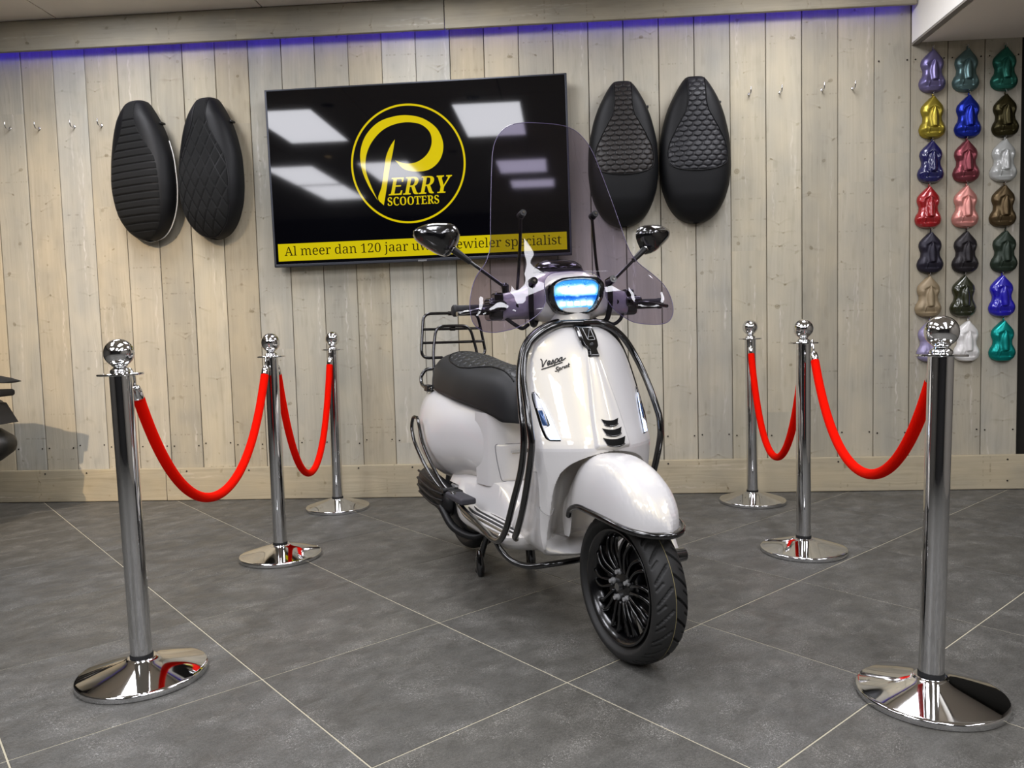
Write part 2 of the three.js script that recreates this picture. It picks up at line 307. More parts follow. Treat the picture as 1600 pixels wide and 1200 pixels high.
// ceiling light panels
for (const [x, z, len] of PANELS) {
  const t = thing('ceiling_light', `white LED ceiling panel in the ${z < 2 ? 'first' : z < 3.5 ? 'second' : z < 4.5 ? 'third' : z < 6 ? 'fourth' : 'fifth'} row from the plank wall, ${x < -2.6 ? 'far left' : x < -1.2 ? 'left' : x < 0.3 ? 'middle' : x < 2 ? 'right' : 'far right'}`, 'light', 'ceiling panel lights', [x, CEIL, z]);
  const fr = []; for (const s of [-1, 1]) { fr.push(new THREE.BoxGeometry(0.014, 0.01, len).translate(s * 0.293, -0.005, 0), new THREE.BoxGeometry(0.6, 0.01, 0.014).translate(0, -0.005, s * (len / 2 - 0.007))); }
  part('frame', fr, std({ color: 0xe8e8e8, roughness: 0.5 }), t);
  part('diffuser', new THREE.BoxGeometry(0.572, 0.004, len - 0.028).translate(0, -0.004, 0), std({ color: 0xffffff, emissive: 0xf7f7fc, emissiveIntensity: 1.2, roughness: 0.6 }), t);
}
for (const [x, z] of [[-2.45, 4.05], [-1.86, 2.1], [-0.66, 2.08], [0.56, 2.1], [-3.3, 4.2], [-1.1, 4.05]]) {
  const t = thing('downlight', z === 4.05 && x < -2 ? 'lit warm downlight in the ceiling shining on the dark scooter' : 'small round recessed metal downlight in the ceiling, switched off', 'light', z === 4.05 && x < -2 ? null : 'unlit downlights', [x, CEIL, z]);
  part('trim_ring', lathe([[0.036, -0.001], [0.05, -0.006], [0.055, -0.001]], 32), M.steel, t);
  part('reflector', lathe([[0.001, -0.0015], [0.036, -0.0015]], 32), z === 4.05 && x < -2 ? std({ color: 0xffffff, emissive: 0xffd9a0, emissiveIntensity: 3 }) : std({ color: 0x777777, metalness: 1, roughness: 0.2 }), t);
}
// ------------------------------------------------------------------ television on the wall
const tv = thing('television', 'large flat black television on the wall showing a yellow shop logo', 'television', null, [-0.779, 1.862, 0.066]);
tv.rotation.set(0.0115, 0, 0.0085);
{
  const W = 1.703, Hh = 0.992, CW = 2048, CH = 1193, cv = document.createElement('canvas'); cv.width = CW; cv.height = CH;
  const c = cv.getContext('2d'), Q = [[42, 140], [1560, 42], [1578, 952], [98, 1010]];   // corners of the set in the notes taken of it
  function solve(A, b) { const n = b.length; for (let i = 0; i < n; i++) { let p = i; for (let r = i + 1; r < n; r++) if (Math.abs(A[r][i]) > Math.abs(A[p][i])) p = r; [A[i], A[p]] = [A[p], A[i]]; [b[i], b[p]] = [b[p], b[i]]; for (let r = 0; r < n; r++) if (r !== i) { const f = A[r][i] / A[i][i]; for (let k = i; k < n; k++) A[r][k] -= f * A[i][k]; b[r] -= f * b[i]; } } return b.map((v, i) => v / A[i][i]); }
  const T = [[0, 0], [CW, 0], [CW, CH], [0, CH]], A = [], B = [];
  Q.forEach(([x, y], i) => { const [u, v] = T[i]; A.push([x, y, 1, 0, 0, 0, -u * x, -u * y]); B.push(u); A.push([0, 0, 0, x, y, 1, -v * x, -v * y]); B.push(v); });
  const h = solve(A, B), P = (x, y) => { const d = h[6] * x + h[7] * y + 1; return [(h[0] * x + h[1] * y + h[2]) / d, (h[3] * x + h[4] * y + h[5]) / d]; };
  c.fillStyle = '#040407'; c.fillRect(0, 0, CW, CH);
  const YEL = '#e3cb06';
  const bl = P(104, 905), br = P(1568, 845), bb = P(108, 990);
  const by = (bl[1] + br[1]) / 2; c.fillStyle = '#d6c30c'; c.fillRect(20, by, CW - 40, CH - by - 24);
  c.fillStyle = '#2a2206'; c.font = '108px serif'; c.textBaseline = 'alphabetic';
  { const a = P(140, 970), b = P(1535, 920), s = 'Al meer dan 120 jaar uw tweewieler specialist', w = c.measureText(s).width, k = (b[0] - a[0]) / w; c.save(); c.translate(a[0], by + (CH - 24 - by) * 0.70); c.scale(k, k * 1.0); c.fillText(s, 0, 0); c.restore(); }
  const poly = (pts, n = 60) => { const cr = new THREE.CatmullRomCurve3(pts.map((p) => { const q = P(...p); return V(q[0], q[1], 0); }), false, 'centripetal'); return cr.getPoints(n).map((p) => [p.x, p.y]); };
  // ring round the logo
  const ctr = P(758, 498), l = P(474, 505), r = P(1043, 490), t = P(758, 200), b = P(758, 797), rx = (r[0] - l[0]) / 2, ry = (b[1] - t[1]) / 2;
  c.strokeStyle = YEL; c.lineWidth = 14; c.beginPath(); c.ellipse((l[0] + r[0]) / 2, (t[1] + b[1]) / 2, rx, ry, 0, 0, 7); c.stroke();
  // the large letter P: a crescent bowl and a leaning stem
  const outer = poly([[605, 690], [555, 610], [522, 525], [516, 440], [542, 360], [605, 292], [690, 260], [760, 255], [835, 272], [905, 325], [935, 405], [918, 480], [868, 528], [800, 541], [735, 528], [690, 484]], 160);
  const inner = poly([[690, 484], [745, 500], [800, 492], [850, 455], [875, 400], [868, 345], [828, 305], [770, 291], [700, 298], [630, 330], [572, 395], [545, 465], [545, 540], [565, 600], [605, 690]], 160);
  c.fillStyle = YEL; c.beginPath(); outer.concat(inner).forEach((p, i) => i ? c.lineTo(...p) : c.moveTo(...p)); c.closePath(); c.fill();
  const stem = poly([[690, 377], [668, 410], [646, 462], [634, 540], [622, 620], [606, 680], [634, 712]], 60).concat(poly([[634, 712], [646, 640], [664, 520], [680, 440], [690, 377]], 40));
  c.beginPath(); stem.forEach((p, i) => i ? c.lineTo(...p) : c.moveTo(...p)); c.closePath(); c.fill();
  const word = (s, font, x0, y0, x1, yTop, skew = 0) => { const a = P(x0, y0), bq = P(x1, y0 - (x1 - x0) * 0.055), tp = P(x0, yTop); c.save(); c.font = font; const m = c.measureText(s).width; c.translate(a[0], a[1]); c.transform(1, 0, skew, 1, 0, 0); c.scale((bq[0] - a[0]) / m, (a[1] - tp[1]) / 68); c.lineWidth = 16; c.strokeStyle = '#040407'; c.strokeText(s, 0, 0); c.fillStyle = YEL; c.fillText(s, 0, 0); c.restore(); };
  word('ERRY', 'italic bold 100px serif', 655, 662, 962, 578);
  word('SCOOTERS', 'bold 100px serif', 652, 714, 916, 674);
  const tex = new THREE.CanvasTexture(cv); tex.colorSpace = THREE.SRGBColorSpace; tex.magFilter = THREE.LinearFilter;
  part('housing', rbox(W * 0.97, Hh * 0.96, 0.03, 0.008, 0, 0, -0.02), M.plastic, tv);
  const fr = []; for (const s of [-1, 1]) { fr.push(rbox(0.012, Hh, 0.032, 0.003, s * (W / 2 - 0.006), 0, 0.003), rbox(W, s < 0 ? 0.016 : 0.01, 0.032, 0.003, 0, s * (Hh / 2 - (s < 0 ? 0.008 : 0.005)), 0.003)); }
  part('bezel', fr, std({ color: 0x3c3e44, roughness: 0.35, metalness: 0.7 }), tv);
  const sc = new THREE.PlaneGeometry(W - 0.02, Hh - 0.022).translate(0, 0.002, 0.0172);
  part('screen', sc, phys({ color: 0x020203, emissive: 0xffffff, emissiveMap: tex, emissiveIntensity: 1.1, roughness: 0.045, specularIntensity: 1.0, clearcoat: 0 }), tv);
  part('badge_plate', rbox(0.05, 0.01, 0.004, 0.001, 0.006, -Hh / 2 + 0.004, 0.02), M.steel, tv);
  part('wall_bracket', rbox(0.5, 0.4, 0.028, 0.004, 0, 0, -0.045), M.satin, tv);
}

// ------------------------------------------------------------------ scooter seats hung on the wall
const leather = (c = 0x131417) => phys({ color: c, roughness: 0.55, specularIntensity: 0.6 });
const seatMat = leather(0x0a0b0d), seatDark = leather(0x070708), hexMat = phys({ color: 0x15151a, roughness: 0.48 }), hexBrown = phys({ color: 0x19130f, roughness: 0.5 }), suede = std({ color: 0x0a0b0b, roughness: 0.95 });
const seatHalf = curve([[0, 0.052], [0.02, 0.066], [0.1, 0.105], [0.19, 0.140], [0.29, 0.166], [0.45, 0.19], [0.6, 0.194], [0.72, 0.186], [0.82, 0.165], [0.9, 0.135], [0.96, 0.094], [0.99, 0.05], [1, 0.02]]);
const seatHigh = curve([[0, 0.06], [0.03, 0.085], [0.15, 0.115], [0.4, 0.12], [0.6, 0.135], [0.8, 0.125], [0.92, 0.095], [1, 0.05]]);
const SL = 0.79;
function seatPoint(v, x, lift = 0, sl = 1, wide = 1) {      // a point of the seat cushion: v 0 nose .. 1 tail, x sideways
  const w = seatHalf(v) * wide, k = clamp(Math.abs(x) / w), e = 3.2, z = seatHigh(v) * Math.pow(Math.max(0, 1 - Math.pow(k, e)), 1 / e);
  return [x, (0.5 - v) * SL, 0.012 + z + lift];
}
function cushion(wide = 1) {
  return grid(72, 96, (u, v) => { const a = (u - 0.5) * Math.PI, w = seatHalf(v) * wide; return seatPoint(v, w * sq(Math.sin(a), 0.75), 0, 1, wide); });
}
function panelGeo(half, v0, v1, relief, lift, wide = 1, nu = 90, nv = 150) {  // upper panel within half(v), with its relief
  return grid(nu, nv, (u, t) => {
    const v = lerp(v0, v1, t), hw = Math.min(half(v), seatHalf(v) * 0.985 * wide), x = (u * 2 - 1) * hw, edge = Math.min(1, (1 - Math.abs(u * 2 - 1)) * hw / 0.006, (v - v0) * SL / 0.006 + 0.05, (v1 - v) * SL / 0.006 + 0.05);
    return [...seatPoint(v, x, lift * sstep(0, 1, clamp(edge)) - (1 - clamp(edge)) * 0.004 + relief(x, v * SL) * clamp(edge), 1, wide), x / 0.2, v * SL / 0.2];
  });
}
function seam(half, v0, v1, lift, r, wide = 1) {
  const pts = []; for (let i = 0; i <= 40; i++) { const v = lerp(v0, v1, i / 40); pts.push(seatPoint(v, Math.min(half(v), seatHalf(v) * 0.985 * wide), lift, 1, wide)); }
  const back = pts.slice().reverse().map((p) => [-p[0], p[1], p[2]]); return tube(pts.concat(back), r, 160, false, 6);
}
function hexRelief(x, y, s = 0.033, asp = 0.62, d = 0.0045) {           // puffed hexagons
  let best = 9, second = 9; const px = x / s, py = y / (s * asp);
  const j0 = Math.round(py / 0.866);
  for (let j = j0 - 1; j <= j0 + 1; j++) { const off = (j & 1) ? 0.5 : 0, i0 = Math.round(px - off); for (let i = i0 - 1; i <= i0 + 1; i++) { const dd = Math.hypot(px - i - off, py - j * 0.866); if (dd < best) { second = best; best = dd; } else if (dd < second) second = dd; } }
  return d * (sstep(0, 0.32, second - best) - 1);
}
function hangSeat(label, x, y, rotZ, build, wide = 1, sx = 1) {
  const t = thing('scooter_seat', label, 'seat', 'scooter seats hung on the plank wall', [x, y, 0.002 + Math.abs(rotZ[1]) * 0.17]); t.rotation.set(0, rotZ[1], rotZ[0]);
  part('base_pan', grid(40, 60, (u, v) => { const w = seatHalf(v) * wide * 0.97, e = (u * 2 - 1) * w; return [e, (0.5 - v) * SL * 0.995, 0.004 + 0.012 * Math.abs(u * 2 - 1) ** 6]; }), M.plastic, t);
  build(t);
  part('hinge', [rbox(0.03, 0.012, 0.02, 0.003, 0.125, 0.262, 0.012), rbox(0.012, 0.012, 0.04, 0.003, 0.14, 0.262, 0.02)], M.satin, t);
  return t;
}
const hexHalf = curve([[0, 0.047], [0.17, 0.05], [0.24, 0.06], [0.3, 0.085], [0.4, 0.128], [0.48, 0.155], [0.55, 0.163], [0.6, 0.155], [0.635, 0.12], [0.655, 0.05]]);
const fullHalf = curve([[0, 0.036], [0.12, 0.04], [0.2, 0.052], [0.28, 0.08], [0.36, 0.115], [0.44, 0.145], [0.5, 0.155], [0.6, 0.162], [0.78, 0.152], [0.88, 0.125], [0.95, 0.08], [0.99, 0.03]]);
function hexSeat(label, x, y, mat) {
  hangSeat(label, x, y, [0, 0], (t) => {
    part('cushion', cushion(), seatMat, t);
    part('quilted_panel', panelGeo(hexHalf, 0.012, 0.655, (a, b) => hexRelief(a, b, 0.05, 0.62, 0.006), 0.0045), mat, t);
    part('piping', seam(hexHalf, 0.012, 0.655, 0.003, 0.0026), seatDark, t);
  });
}
hexSeat('black scooter seat with brownish hexagon quilting, partly behind the windshield', 0.372, 1.917, hexBrown);
hexSeat('black scooter seat with black hexagon quilting, rightmost on the wall', 0.768, 1.924, hexMat);
hangSeat('black scooter seat with horizontal ribs and thin white piping, leftmost on the wall', -2.362, 1.928, [0.045, -0.2], (t) => {
  part('cushion', cushion(1.01), seatMat, t);
  part('ribbed_panel', panelGeo(fullHalf, 0.015, 0.985, (a, b) => -0.0055 * Math.exp(-(((b / 0.041 - Math.round(b / 0.041)) / 0.11) ** 2)) * sstep(0.10, 0.12, b), 0.004, 1.01, 40, 300), suede, t);
  const pts = []; for (let i = 0; i <= 80; i++) { const a = i / 80, v = a < 0.5 ? lerp(0.3, 1, a * 2) : lerp(1, 0.3, a * 2 - 1), s = a < 0.5 ? 1 : -1; pts.push([s * seatHalf(v) * 1.01 * 1.004, (0.5 - v) * SL, 0.014]); }
  part('white_piping', tube(pts, 0.0035, 160, false, 6), std({ color: 0xd8d8d4, roughness: 0.5 }), t);
}, 1.01);
hangSeat('black scooter seat with diamond stitching, second from the left, left of the television', -1.962, 1.925, [0.0, -0.2], (t) => {
  part('cushion', cushion(1.0), seatMat, t);
  part('quilted_panel', panelGeo(fullHalf, 0.015, 0.985, (a, b) => { const p = a / 0.062 + b / 0.115, q = a / 0.062 - b / 0.115, f = (s) => Math.exp(-(((s - Math.round(s)) / 0.09) ** 2)); return -0.005 * Math.max(f(p), f(q)) * sstep(0.11, 0.16, b); }, 0.004, 1.0, 130, 220), suede, t);
  part('piping', seam(fullHalf, 0.015, 0.985, 0.003, 0.0018, 1.0), M.satin, t);
}, 1.0);

// ------------------------------------------------------------------ empty wall hooks
{
  const hooks = [[-3.209, 2.224], [-3.029, 2.217], [-2.814, 2.218], [-2.648, 2.218], [1.075, 2.226], [1.242, 2.228], [1.469, 2.231], [1.633, 2.231]];
  const words = ['first', 'second', 'third', 'fourth'], geo = tube([[0, 0.012, 0], [0, 0.002, 0.004], [0, -0.004, 0.016], [0, 0.0, 0.034], [0, 0.012, 0.042], [0, 0.03, 0.044]], 0.0035, 24, false, 8);
  hooks.forEach(([x, y], i) => {
    const t = thing('wall_hook', i < 4 ? `small silver screw hook left of the ribbed seat, ${words[i]} of four from the left` : `small silver screw hook right of the hexagon seats, ${words[i - 4]} of four from the left`, 'hook', 'empty silver hooks in the plank wall', [x, y, 0]);
    part('hook', geo, M.chrome, t); part('collar', lathe([[0.001, 0], [0.008, 0], [0.007, 0.003], [0.001, 0.004]], 20).rotateX(Math.PI / 2).translate(0, 0.004, 0), M.chrome, t);
  });
}

// ------------------------------------------------------------------ paint sample shapes
{
  const half = curve([[0, 0.0], [0.012, 0.026], [0.05, 0.049], [0.12, 0.065], [0.22, 0.0705], [0.32, 0.064], [0.42, 0.0515], [0.5, 0.0495], [0.58, 0.0555], [0.67, 0.0605], [0.75, 0.0575], [0.84, 0.043], [0.92, 0.0245], [0.975, 0.011], [1, 0.0]]);
  const L = 0.227, spineW = curve([[0.25, 0.014], [0.35, 0.018], [0.48, 0.0195], [0.58, 0.017], [0.67, 0.0105], [0.75, 0.0022]]);
  const shape = grid(96, 140, (u, v) => {
    const w = half(v), s = Math.sin((u - 0.5) * Math.PI), x = w * s, k = Math.abs(s);
    let z = (0.030 + 0.012 * Math.sin(Math.PI * clamp(v * 1.02)) + 0.008 * Math.exp(-(((v - 0.22) / 0.16) ** 2))) * Math.pow(Math.max(0, 1 - k ** 2.4), 0.5);
    const ax = Math.abs(x), brow = 0.765 - 1.9 * ax, below = sstep(brow + 0.02, brow - 0.06, v) * sstep(0.10, 0.16, v), sp = spineW(v);
    const on = sstep(0.24, 0.29, v) * sstep(brow, brow - 0.04, v);
    z -= 0.0045 * below * sstep(0, 0.018, w - ax);                                                                     // step under the brow
    z += on * 0.0115 * Math.max(0, 1 - (ax / sp) ** 2) ** 0.8;                                                     // spindle-shaped spine
    z -= 0.003 * on * Math.exp(-(((ax - sp - 0.006) / 0.009) ** 2)) * sstep(0.002, 0.02, w - ax);                     // grooves beside it
    z += 0.005 * below * Math.exp(-(((ax - w * 0.7) / 0.011) ** 2)) * (0.35 + Math.exp(-(((v - 0.63) / 0.07) ** 2)) + Math.exp(-(((v - 0.24) / 0.08) ** 2)));
    z -= (0.004 + 0.02 * (0.27 - v)) * sstep(0.275, 0.262, v) * sstep(0.115, 0.125, v) * sstep(0.022 + 0.05 * (0.27 - v), 0.019 + 0.05 * (0.27 - v), ax);   // flat facet at the foot
    return [x, (v - 0.5) * L, Math.max(0.0, z) * sstep(0, 0.03, v) + 0.004];
  });
  const backG = grid(24, 60, (u, v) => [half(v) * (1 - 2 * u), (v - 0.5) * L, 0.003]);
  const ring = new THREE.TorusGeometry(0.0075, 0.0028, 10, 24).rotateY(Math.PI / 2.6).translate(0, L / 2 + 0.006, 0.012), pin = tube([[0, L / 2 + 0.03, 0], [0, L / 2 + 0.024, 0.012], [0, L / 2 + 0.012, 0.018], [0, L / 2 + 0.008, 0.024], [0, L / 2 + 0.018, 0.028]], 0.0022, 20, false, 8);
  const S = (name, color, metal, rough, coat = 0, extra = {}) => ({ name, color, metal, rough, coat, ...extra });
  const rows = [
    [S('grey-lilac', 0x77709a, 0.7, 0.34), S('grey-teal', 0x5c7676, 0.7, 0.34), S('dark sea-green', 0x2a6a5c, 0.75, 0.34)],
    [S('yellow-gold', 0xa8973a, 0.8, 0.34), S('royal-blue metallic', 0x1c2f9c, 0.75, 0.34), S('bronze-black', 0x353019, 0.8, 0.34)],
    [S('glossy navy-blue', 0x06074e, 0.1, 0.3, 1), S('dusky rose-brown', 0x84424a, 0.75, 0.36), S('glossy light-grey', 0xaeb0ac, 0.05, 0.3, 1)],
    [S('glossy candy-red', 0x9c0510, 0.25, 0.3, 1), S('salmon-pink metallic', 0xd49086, 0.55, 0.38), S('brown-bronze', 0x5b4c34, 0.75, 0.38)],
    [S('matt midnight-purple', 0x25222f, 0.35, 0.42), S('matt charcoal', 0x242023, 0.35, 0.42), S('matt forest-green', 0x253226, 0.35, 0.42)],
    [S('matt beige', 0x958468, 0.2, 0.45), S('glossy dark-olive', 0x22260a, 0.2, 0.3, 1), S('glossy ultramarine', 0x1207a8, 0.15, 0.3, 1)],
    [S('pale lavender', 0x9a92b4, 0.4, 0.4), S('pearl white', 0xdedcd8, 0.05, 0.36, 0.4), S('bright turquoise metallic', 0x0b8f88, 0.7, 0.32)],
  ];
  const XS = [[2.046, 2.048, 2.043, 2.031, 2.043, 2.035, 2.044], [2.224, 2.236, 2.229, 2.228, 2.231, 2.223, 2.243], [2.424, 2.431, 2.427, 2.427, 2.437, 2.427, 2.434]], YS = [2.303, 2.056, 1.817, 1.572, 1.325, 1.083, 0.836];
  const rowName = ['top', 'second', 'third', 'fourth', 'fifth', 'sixth', 'bottom'];
  let proto = null;
  rows.forEach((row, r) => row.forEach((s, c) => {
    let t;
    if (!proto) { t = proto = thing('paint_sample', 'x', 'paint sample', 'painted sample shapes on the right of the wall'); part('body', shape, M.gloss, t); part('backing', backG, M.gloss, t); part('ring', ring, M.gloss, t); part('hanging_pin', pin, M.chrome, t); }
    else { t = proto.clone(); t.name = numbered('paint_sample'); scene.add(t); }
    const m = phys({ color: s.color, metalness: s.metal, roughness: s.rough, clearcoat: s.coat, clearcoatRoughness: 0.04 });
    t.children.forEach((k) => { if (k.name !== 'hanging_pin') k.material = m; });
    t.userData.label = `${s.name} hourglass-shaped paint sample in the ${rowName[r]} row on the wall`;
    t.position.set(XS[c][r] + 0.006, YS[r] - 0.012 * c * 0.3, 0.001); t.rotation.z = (hash(r, c) - 0.5) * 0.06;
  }));
}

// ------------------------------------------------------------------ chrome rope stanchions
{
  const proto = thing('stanchion', 'x', 'stanchion', 'chrome rope stanchions');
  part('base', lathe([[0, 0], [0.168, 0], [0.173, 0.002], [0.1735, 0.013], [0.1725, 0.0165], [0.17, 0.0185], [0.164, 0.0203], [0.15, 0.0245], [0.13, 0.0305], [0.105, 0.0378], [0.08, 0.0448], [0.06, 0.0503], [0.048, 0.0535], [0.043, 0.0556], [0.0405, 0.0565], [0.038, 0.0585], [0.033, 0.059], [0, 0.059]], 96), M.chrome, proto);
  const up = sub('post', proto);
  part('rubber_ring', lathe([[0.0285, 0.057], [0.031, 0.058], [0.031, 0.066], [0.0285, 0.067]], 48), M.rubber, up);
  part('pole', lathe([[0.0, 0.06], [0.0285, 0.06], [0.029, 0.07], [0.029, 0.866], [0, 0.868]], 64), M.chrome, up);
  const ringShape = new THREE.Shape(); ringShape.absarc(0, 0, 0.058, 0, Math.PI * 2);
  for (let k = 0; k < 4; k++) { const hle = new THREE.Path(), a = k * Math.PI / 2 + 0.4; hle.absarc(Math.cos(a) * 0.045, Math.sin(a) * 0.045, 0.008, 0, Math.PI * 2, true); ringShape.holes.push(hle); }
  part('hook_plate', new THREE.ExtrudeGeometry(ringShape, { depth: 0.003, bevelEnabled: true, bevelSize: 0.0015, bevelThickness: 0.0015, bevelSegments: 3, curveSegments: 48 }).rotateX(-Math.PI / 2).translate(0, 0.868, 0), M.chrome, up);
  part('neck', lathe([[0.024, 0.872], [0.0265, 0.876], [0.026, 0.881], [0.021, 0.886], [0.0165, 0.889], [0.0165, 0.891], [0.0205, 0.893], [0.0215, 0.897], [0.018, 0.9]], 48), M.chromeBall, up);
  part('ball', new THREE.SphereGeometry(0.0395, 64, 40).translate(0, 0.929, 0), M.chromeBall, up);
  const posts = [  // x, z, scale up, lean in x at the top
    [-1.206, 2.374, 0.989, -0.013, 'nearest chrome stanchion on the left, its base fully on the dark floor'],
    [-1.236, 1.209, 1.004, -0.002, 'middle chrome stanchion on the left, carrying two red ropes'],
    [-1.255, 0.280, 1.014, 0.008, 'far chrome stanchion on the left, standing against the plank wall'],
    [0.910, 2.489, 0.990, 0.036, 'nearest chrome stanchion on the right, tallest in view'],
    [0.998, 1.189, 1.002, 0.026, 'middle chrome stanchion on the right, beside the front wheel'],
    [1.017, 0.253, 1.015, -0.024, 'far chrome stanchion on the right, against the plank wall']];
  posts.forEach(([x, z, sc, lean, label], i) => {
    const t = i ? proto.clone() : proto; if (i) { t.name = numbered('stanchion'); scene.add(t); }
    t.userData.label = label; t.position.set(x, 0, z); t.scale.y = sc;
    const p = t.children.find((k) => k.name === 'post'); p.rotation.z = -lean / 0.95; p.rotation.y = hash(i, 8) * 1.5;
  });
  // velvet ropes
  const velvet = phys({ color: 0xf01000, roughness: 0.9, specularIntensity: 0.1, sheen: 0.25, sheenRoughness: 0.4, sheenColor: new THREE.Color(1, 0.12, 0.02) });
  const fuzz = dataTexture(256, 256, (x, y) => { const h = 128 + (hash(x, y) - 0.5) * 90 + (noise(x / 4, y / 4) - 0.5) * 120; return [h, h, h]; }, false); fuzz.repeat.set(14, 2);
  velvet.bumpMap = fuzz; velvet.bumpScale = 0.0016;
  const top = (i) => { const [x, z, sc, lean] = posts[i]; return V(x + lean * 0.92, 0.868 * sc, z); };
  for (const [a, b, low, label] of [
    [0, 1, 0.392, 'red velvet rope hanging between the two nearer stanchions on the left'],
    [1, 2, 0.282, 'red velvet rope between the middle and far stanchions on the left'],
    [3, 4, 0.452, 'red velvet rope hanging between the two nearer stanchions on the right'],
    [4, 5, 0.318, 'red velvet rope between the middle and far stanchions on the right']]) {
    const A = top(a), B = top(b), d = B.clone().sub(A).setY(0).normalize(), pa = A.clone().addScaledVector(d, 0.05), pb = B.clone().addScaledVector(d, -0.05);
    const t = thing('velvet_rope', label, 'rope', 'red velvet barrier ropes');
    const span = pb.clone().sub(pa).setY(0).length(), sag = Math.min(pa.y, pb.y) - low, k = 2.0;
    const curveAt = (s) => { const u = s * 2 - 1, f = (Math.cosh(k * u) - 1) / (Math.cosh(k) - 1); const y = lerp(pa.y, pb.y, s) - sag * (1 - f); return [lerp(pa.x, pb.x, s), y, lerp(pa.z, pb.z, s)]; };
    const s0 = 0.004, pts = []; for (let i = 0; i <= 40; i++) pts.push(curveAt(lerp(s0 * 0.6, 1 - s0 * 0.6, i / 40)));
    // run lengths of the metal ends along the curve
    const cr = path(pts), len = cr.getLength(), cap = 0.078;
    const cut = (u0, u1, n) => Array.from({ length: n + 1 }, (_, i) => cr.getPointAt(lerp(u0, u1, i / n)).toArray());
    part('rope', tube(cut(cap / len, 1 - cap / len, 50), 0.0165, 120, false, 20), velvet, t);
    for (const e of [0, 1]) {
      const u0 = e ? 1 : 0, uc = e ? 1 - (cap + 0.006) / len : (cap + 0.006) / len, uh = e ? 1 - 0.032 / len : 0.032 / len, P0 = cr.getPointAt(uh), P1 = cr.getPointAt(uc);
      const ax = P1.clone().sub(P0), L = ax.length(), g = lathe([[0, 0], [0.008, 0.001], [0.0125, 0.005], [0.0142, 0.012], [0.0142, 0.016], [0.0155, 0.018], [0.0155, L], [0, L]], 32).applyQuaternion(new THREE.Quaternion().setFromUnitVectors(V(0, 1, 0), ax.clone().normalize())).translate(P0.x, P0.y, P0.z);
      part('end_cap', g, M.chrome, t);
      const hp = e ? B.clone().addScaledVector(d, -0.047) : A.clone().addScaledVector(d, 0.047), mid = P0.clone();
      const side = d.clone().multiplyScalar(e ? -1 : 1);
      part('hook', tube([mid.toArray(), mid.clone().lerp(hp, 0.4).addScaledVector(side, 0.01).toArray(), hp.clone().addScaledVector(side, 0.012).setY(hp.y + 0.004).toArray(), hp.clone().setY(hp.y + 0.014).toArray(), hp.clone().addScaledVector(side, -0.010).setY(hp.y + 0.003).toArray(), hp.clone().addScaledVector(side, -0.006).setY(hp.y - 0.012).toArray()], 0.0036, 40, false, 10), M.chrome, t);
    }
  }
}
// ------------------------------------------------------------------ the white motor scooter
// local axes: x forward, y up, z towards the rider's right; origin on the floor under the rear axle
const PHI = 28.35 * Math.PI / 180, scooterPos = (() => { const s = Math.sin(PHI), c = Math.cos(PHI), u = -1.334; return [0.225 + u * s, 0, 2.291 + u * c]; })();
const scooter = thing('motor_scooter', 'pearl white motor scooter with black crash bars and a tall tinted windshield, headlight on', 'scooter', null, scooterPos);
scooter.rotation.y = -(Math.PI / 2 - PHI);
const K = (t) => curve(t);
// ---- front apron (leg shield)
const shX = K([[0.24, 1.02], [0.25, 1.06], [0.28, 1.11], [0.34, 1.128], [0.4, 1.15], [0.5, 1.17], [0.57, 1.178], [0.594, 1.18], [0.606, 1.177], [0.67, 1.149], [0.8, 1.092], [0.876, 1.056], [0.93, 1.022], [0.955, 1.002], [0.968, 0.985]]);
const shW = K([[0.24, 0.10], [0.246, 0.135], [0.26, 0.158], [0.28, 0.171], [0.33, 0.182], [0.4, 0.188], [0.5, 0.196], [0.6, 0.211], [0.65, 0.213], [0.73, 0.207], [0.8, 0.199], [0.87, 0.182], [0.905, 0.162], [0.93, 0.133], [0.95, 0.095], [0.962, 0.055], [0.968, 0.02]]);
const shBack = K([[0.24, 0.82], [0.28, 0.825], [0.33, 0.875], [0.4, 0.955], [0.5, 1.0], [0.6, 1.035], [0.66, 1.025], [0.76, 0.99], [0.87, 0.955], [0.93, 0.945], [0.968, 0.95]]);
const archW = K([[0.2, 0.165], [0.4, 0.168], [0.46, 0.166], [0.52, 0.152], [0.55, 0.128], [0.572, 0.085], [0.583, 0.04], [0.588, 0.0]]);
function apron(y, z) {                       // front face of the apron
  const w = shW(y); let x = shX(y) - 2.45 * z * z; const k = Math.abs(z) / w;
  x -= 0.012 * sstep(0.9, 1, k) * sstep(0.3, 0.45, y);           // rolled rim
  if (y < 0.59) { const d = archW(y) - Math.abs(z); x -= (0.055 * sstep(0, lerp(0.014, 0.024, sstep(0.5, 0.56, y)), d) + 0.115 * sstep(0.008, 0.10, d)) * sstep(0.258, 0.30, y); }
  return x;
}
{
  const loops = [], NF = 120, NB = 24, ys = [];
  for (let y = 0.24; y < 0.966; y += (y > 0.50 && y < 0.60) || y < 0.262 ? 0.0018 : 0.0066) ys.push(y); ys.push(0.968);
  for (const y of ys) {
    const w = shW(y), l = [], xe = apron(y, w), xb = Math.min(shBack(y), xe - 0.012);
    for (let i = 0; i <= NF; i++) { const z = -w * Math.cos(Math.PI * i / NF) * 0.35 + lerp(-w, w, i / NF) * 0.65; l.push([apron(y, z), y, z]); }
    for (let i = 1; i <= NB; i++) { const t = i / NB, z = lerp(w, -w, (t * 1.0)), dz = Math.abs(z) / w; l.push([xb - 0.10 * sstep(0.99, 0.72, dz) * sstep(0.62, 0.5, y) - 0.03 * sstep(0.98, 0.7, dz), y, i === NB ? -w : z]); }
    loops.push(l);
  }
  part('front_apron', loft(loops, { crease: 0.75 }), M.white, scooter);
}
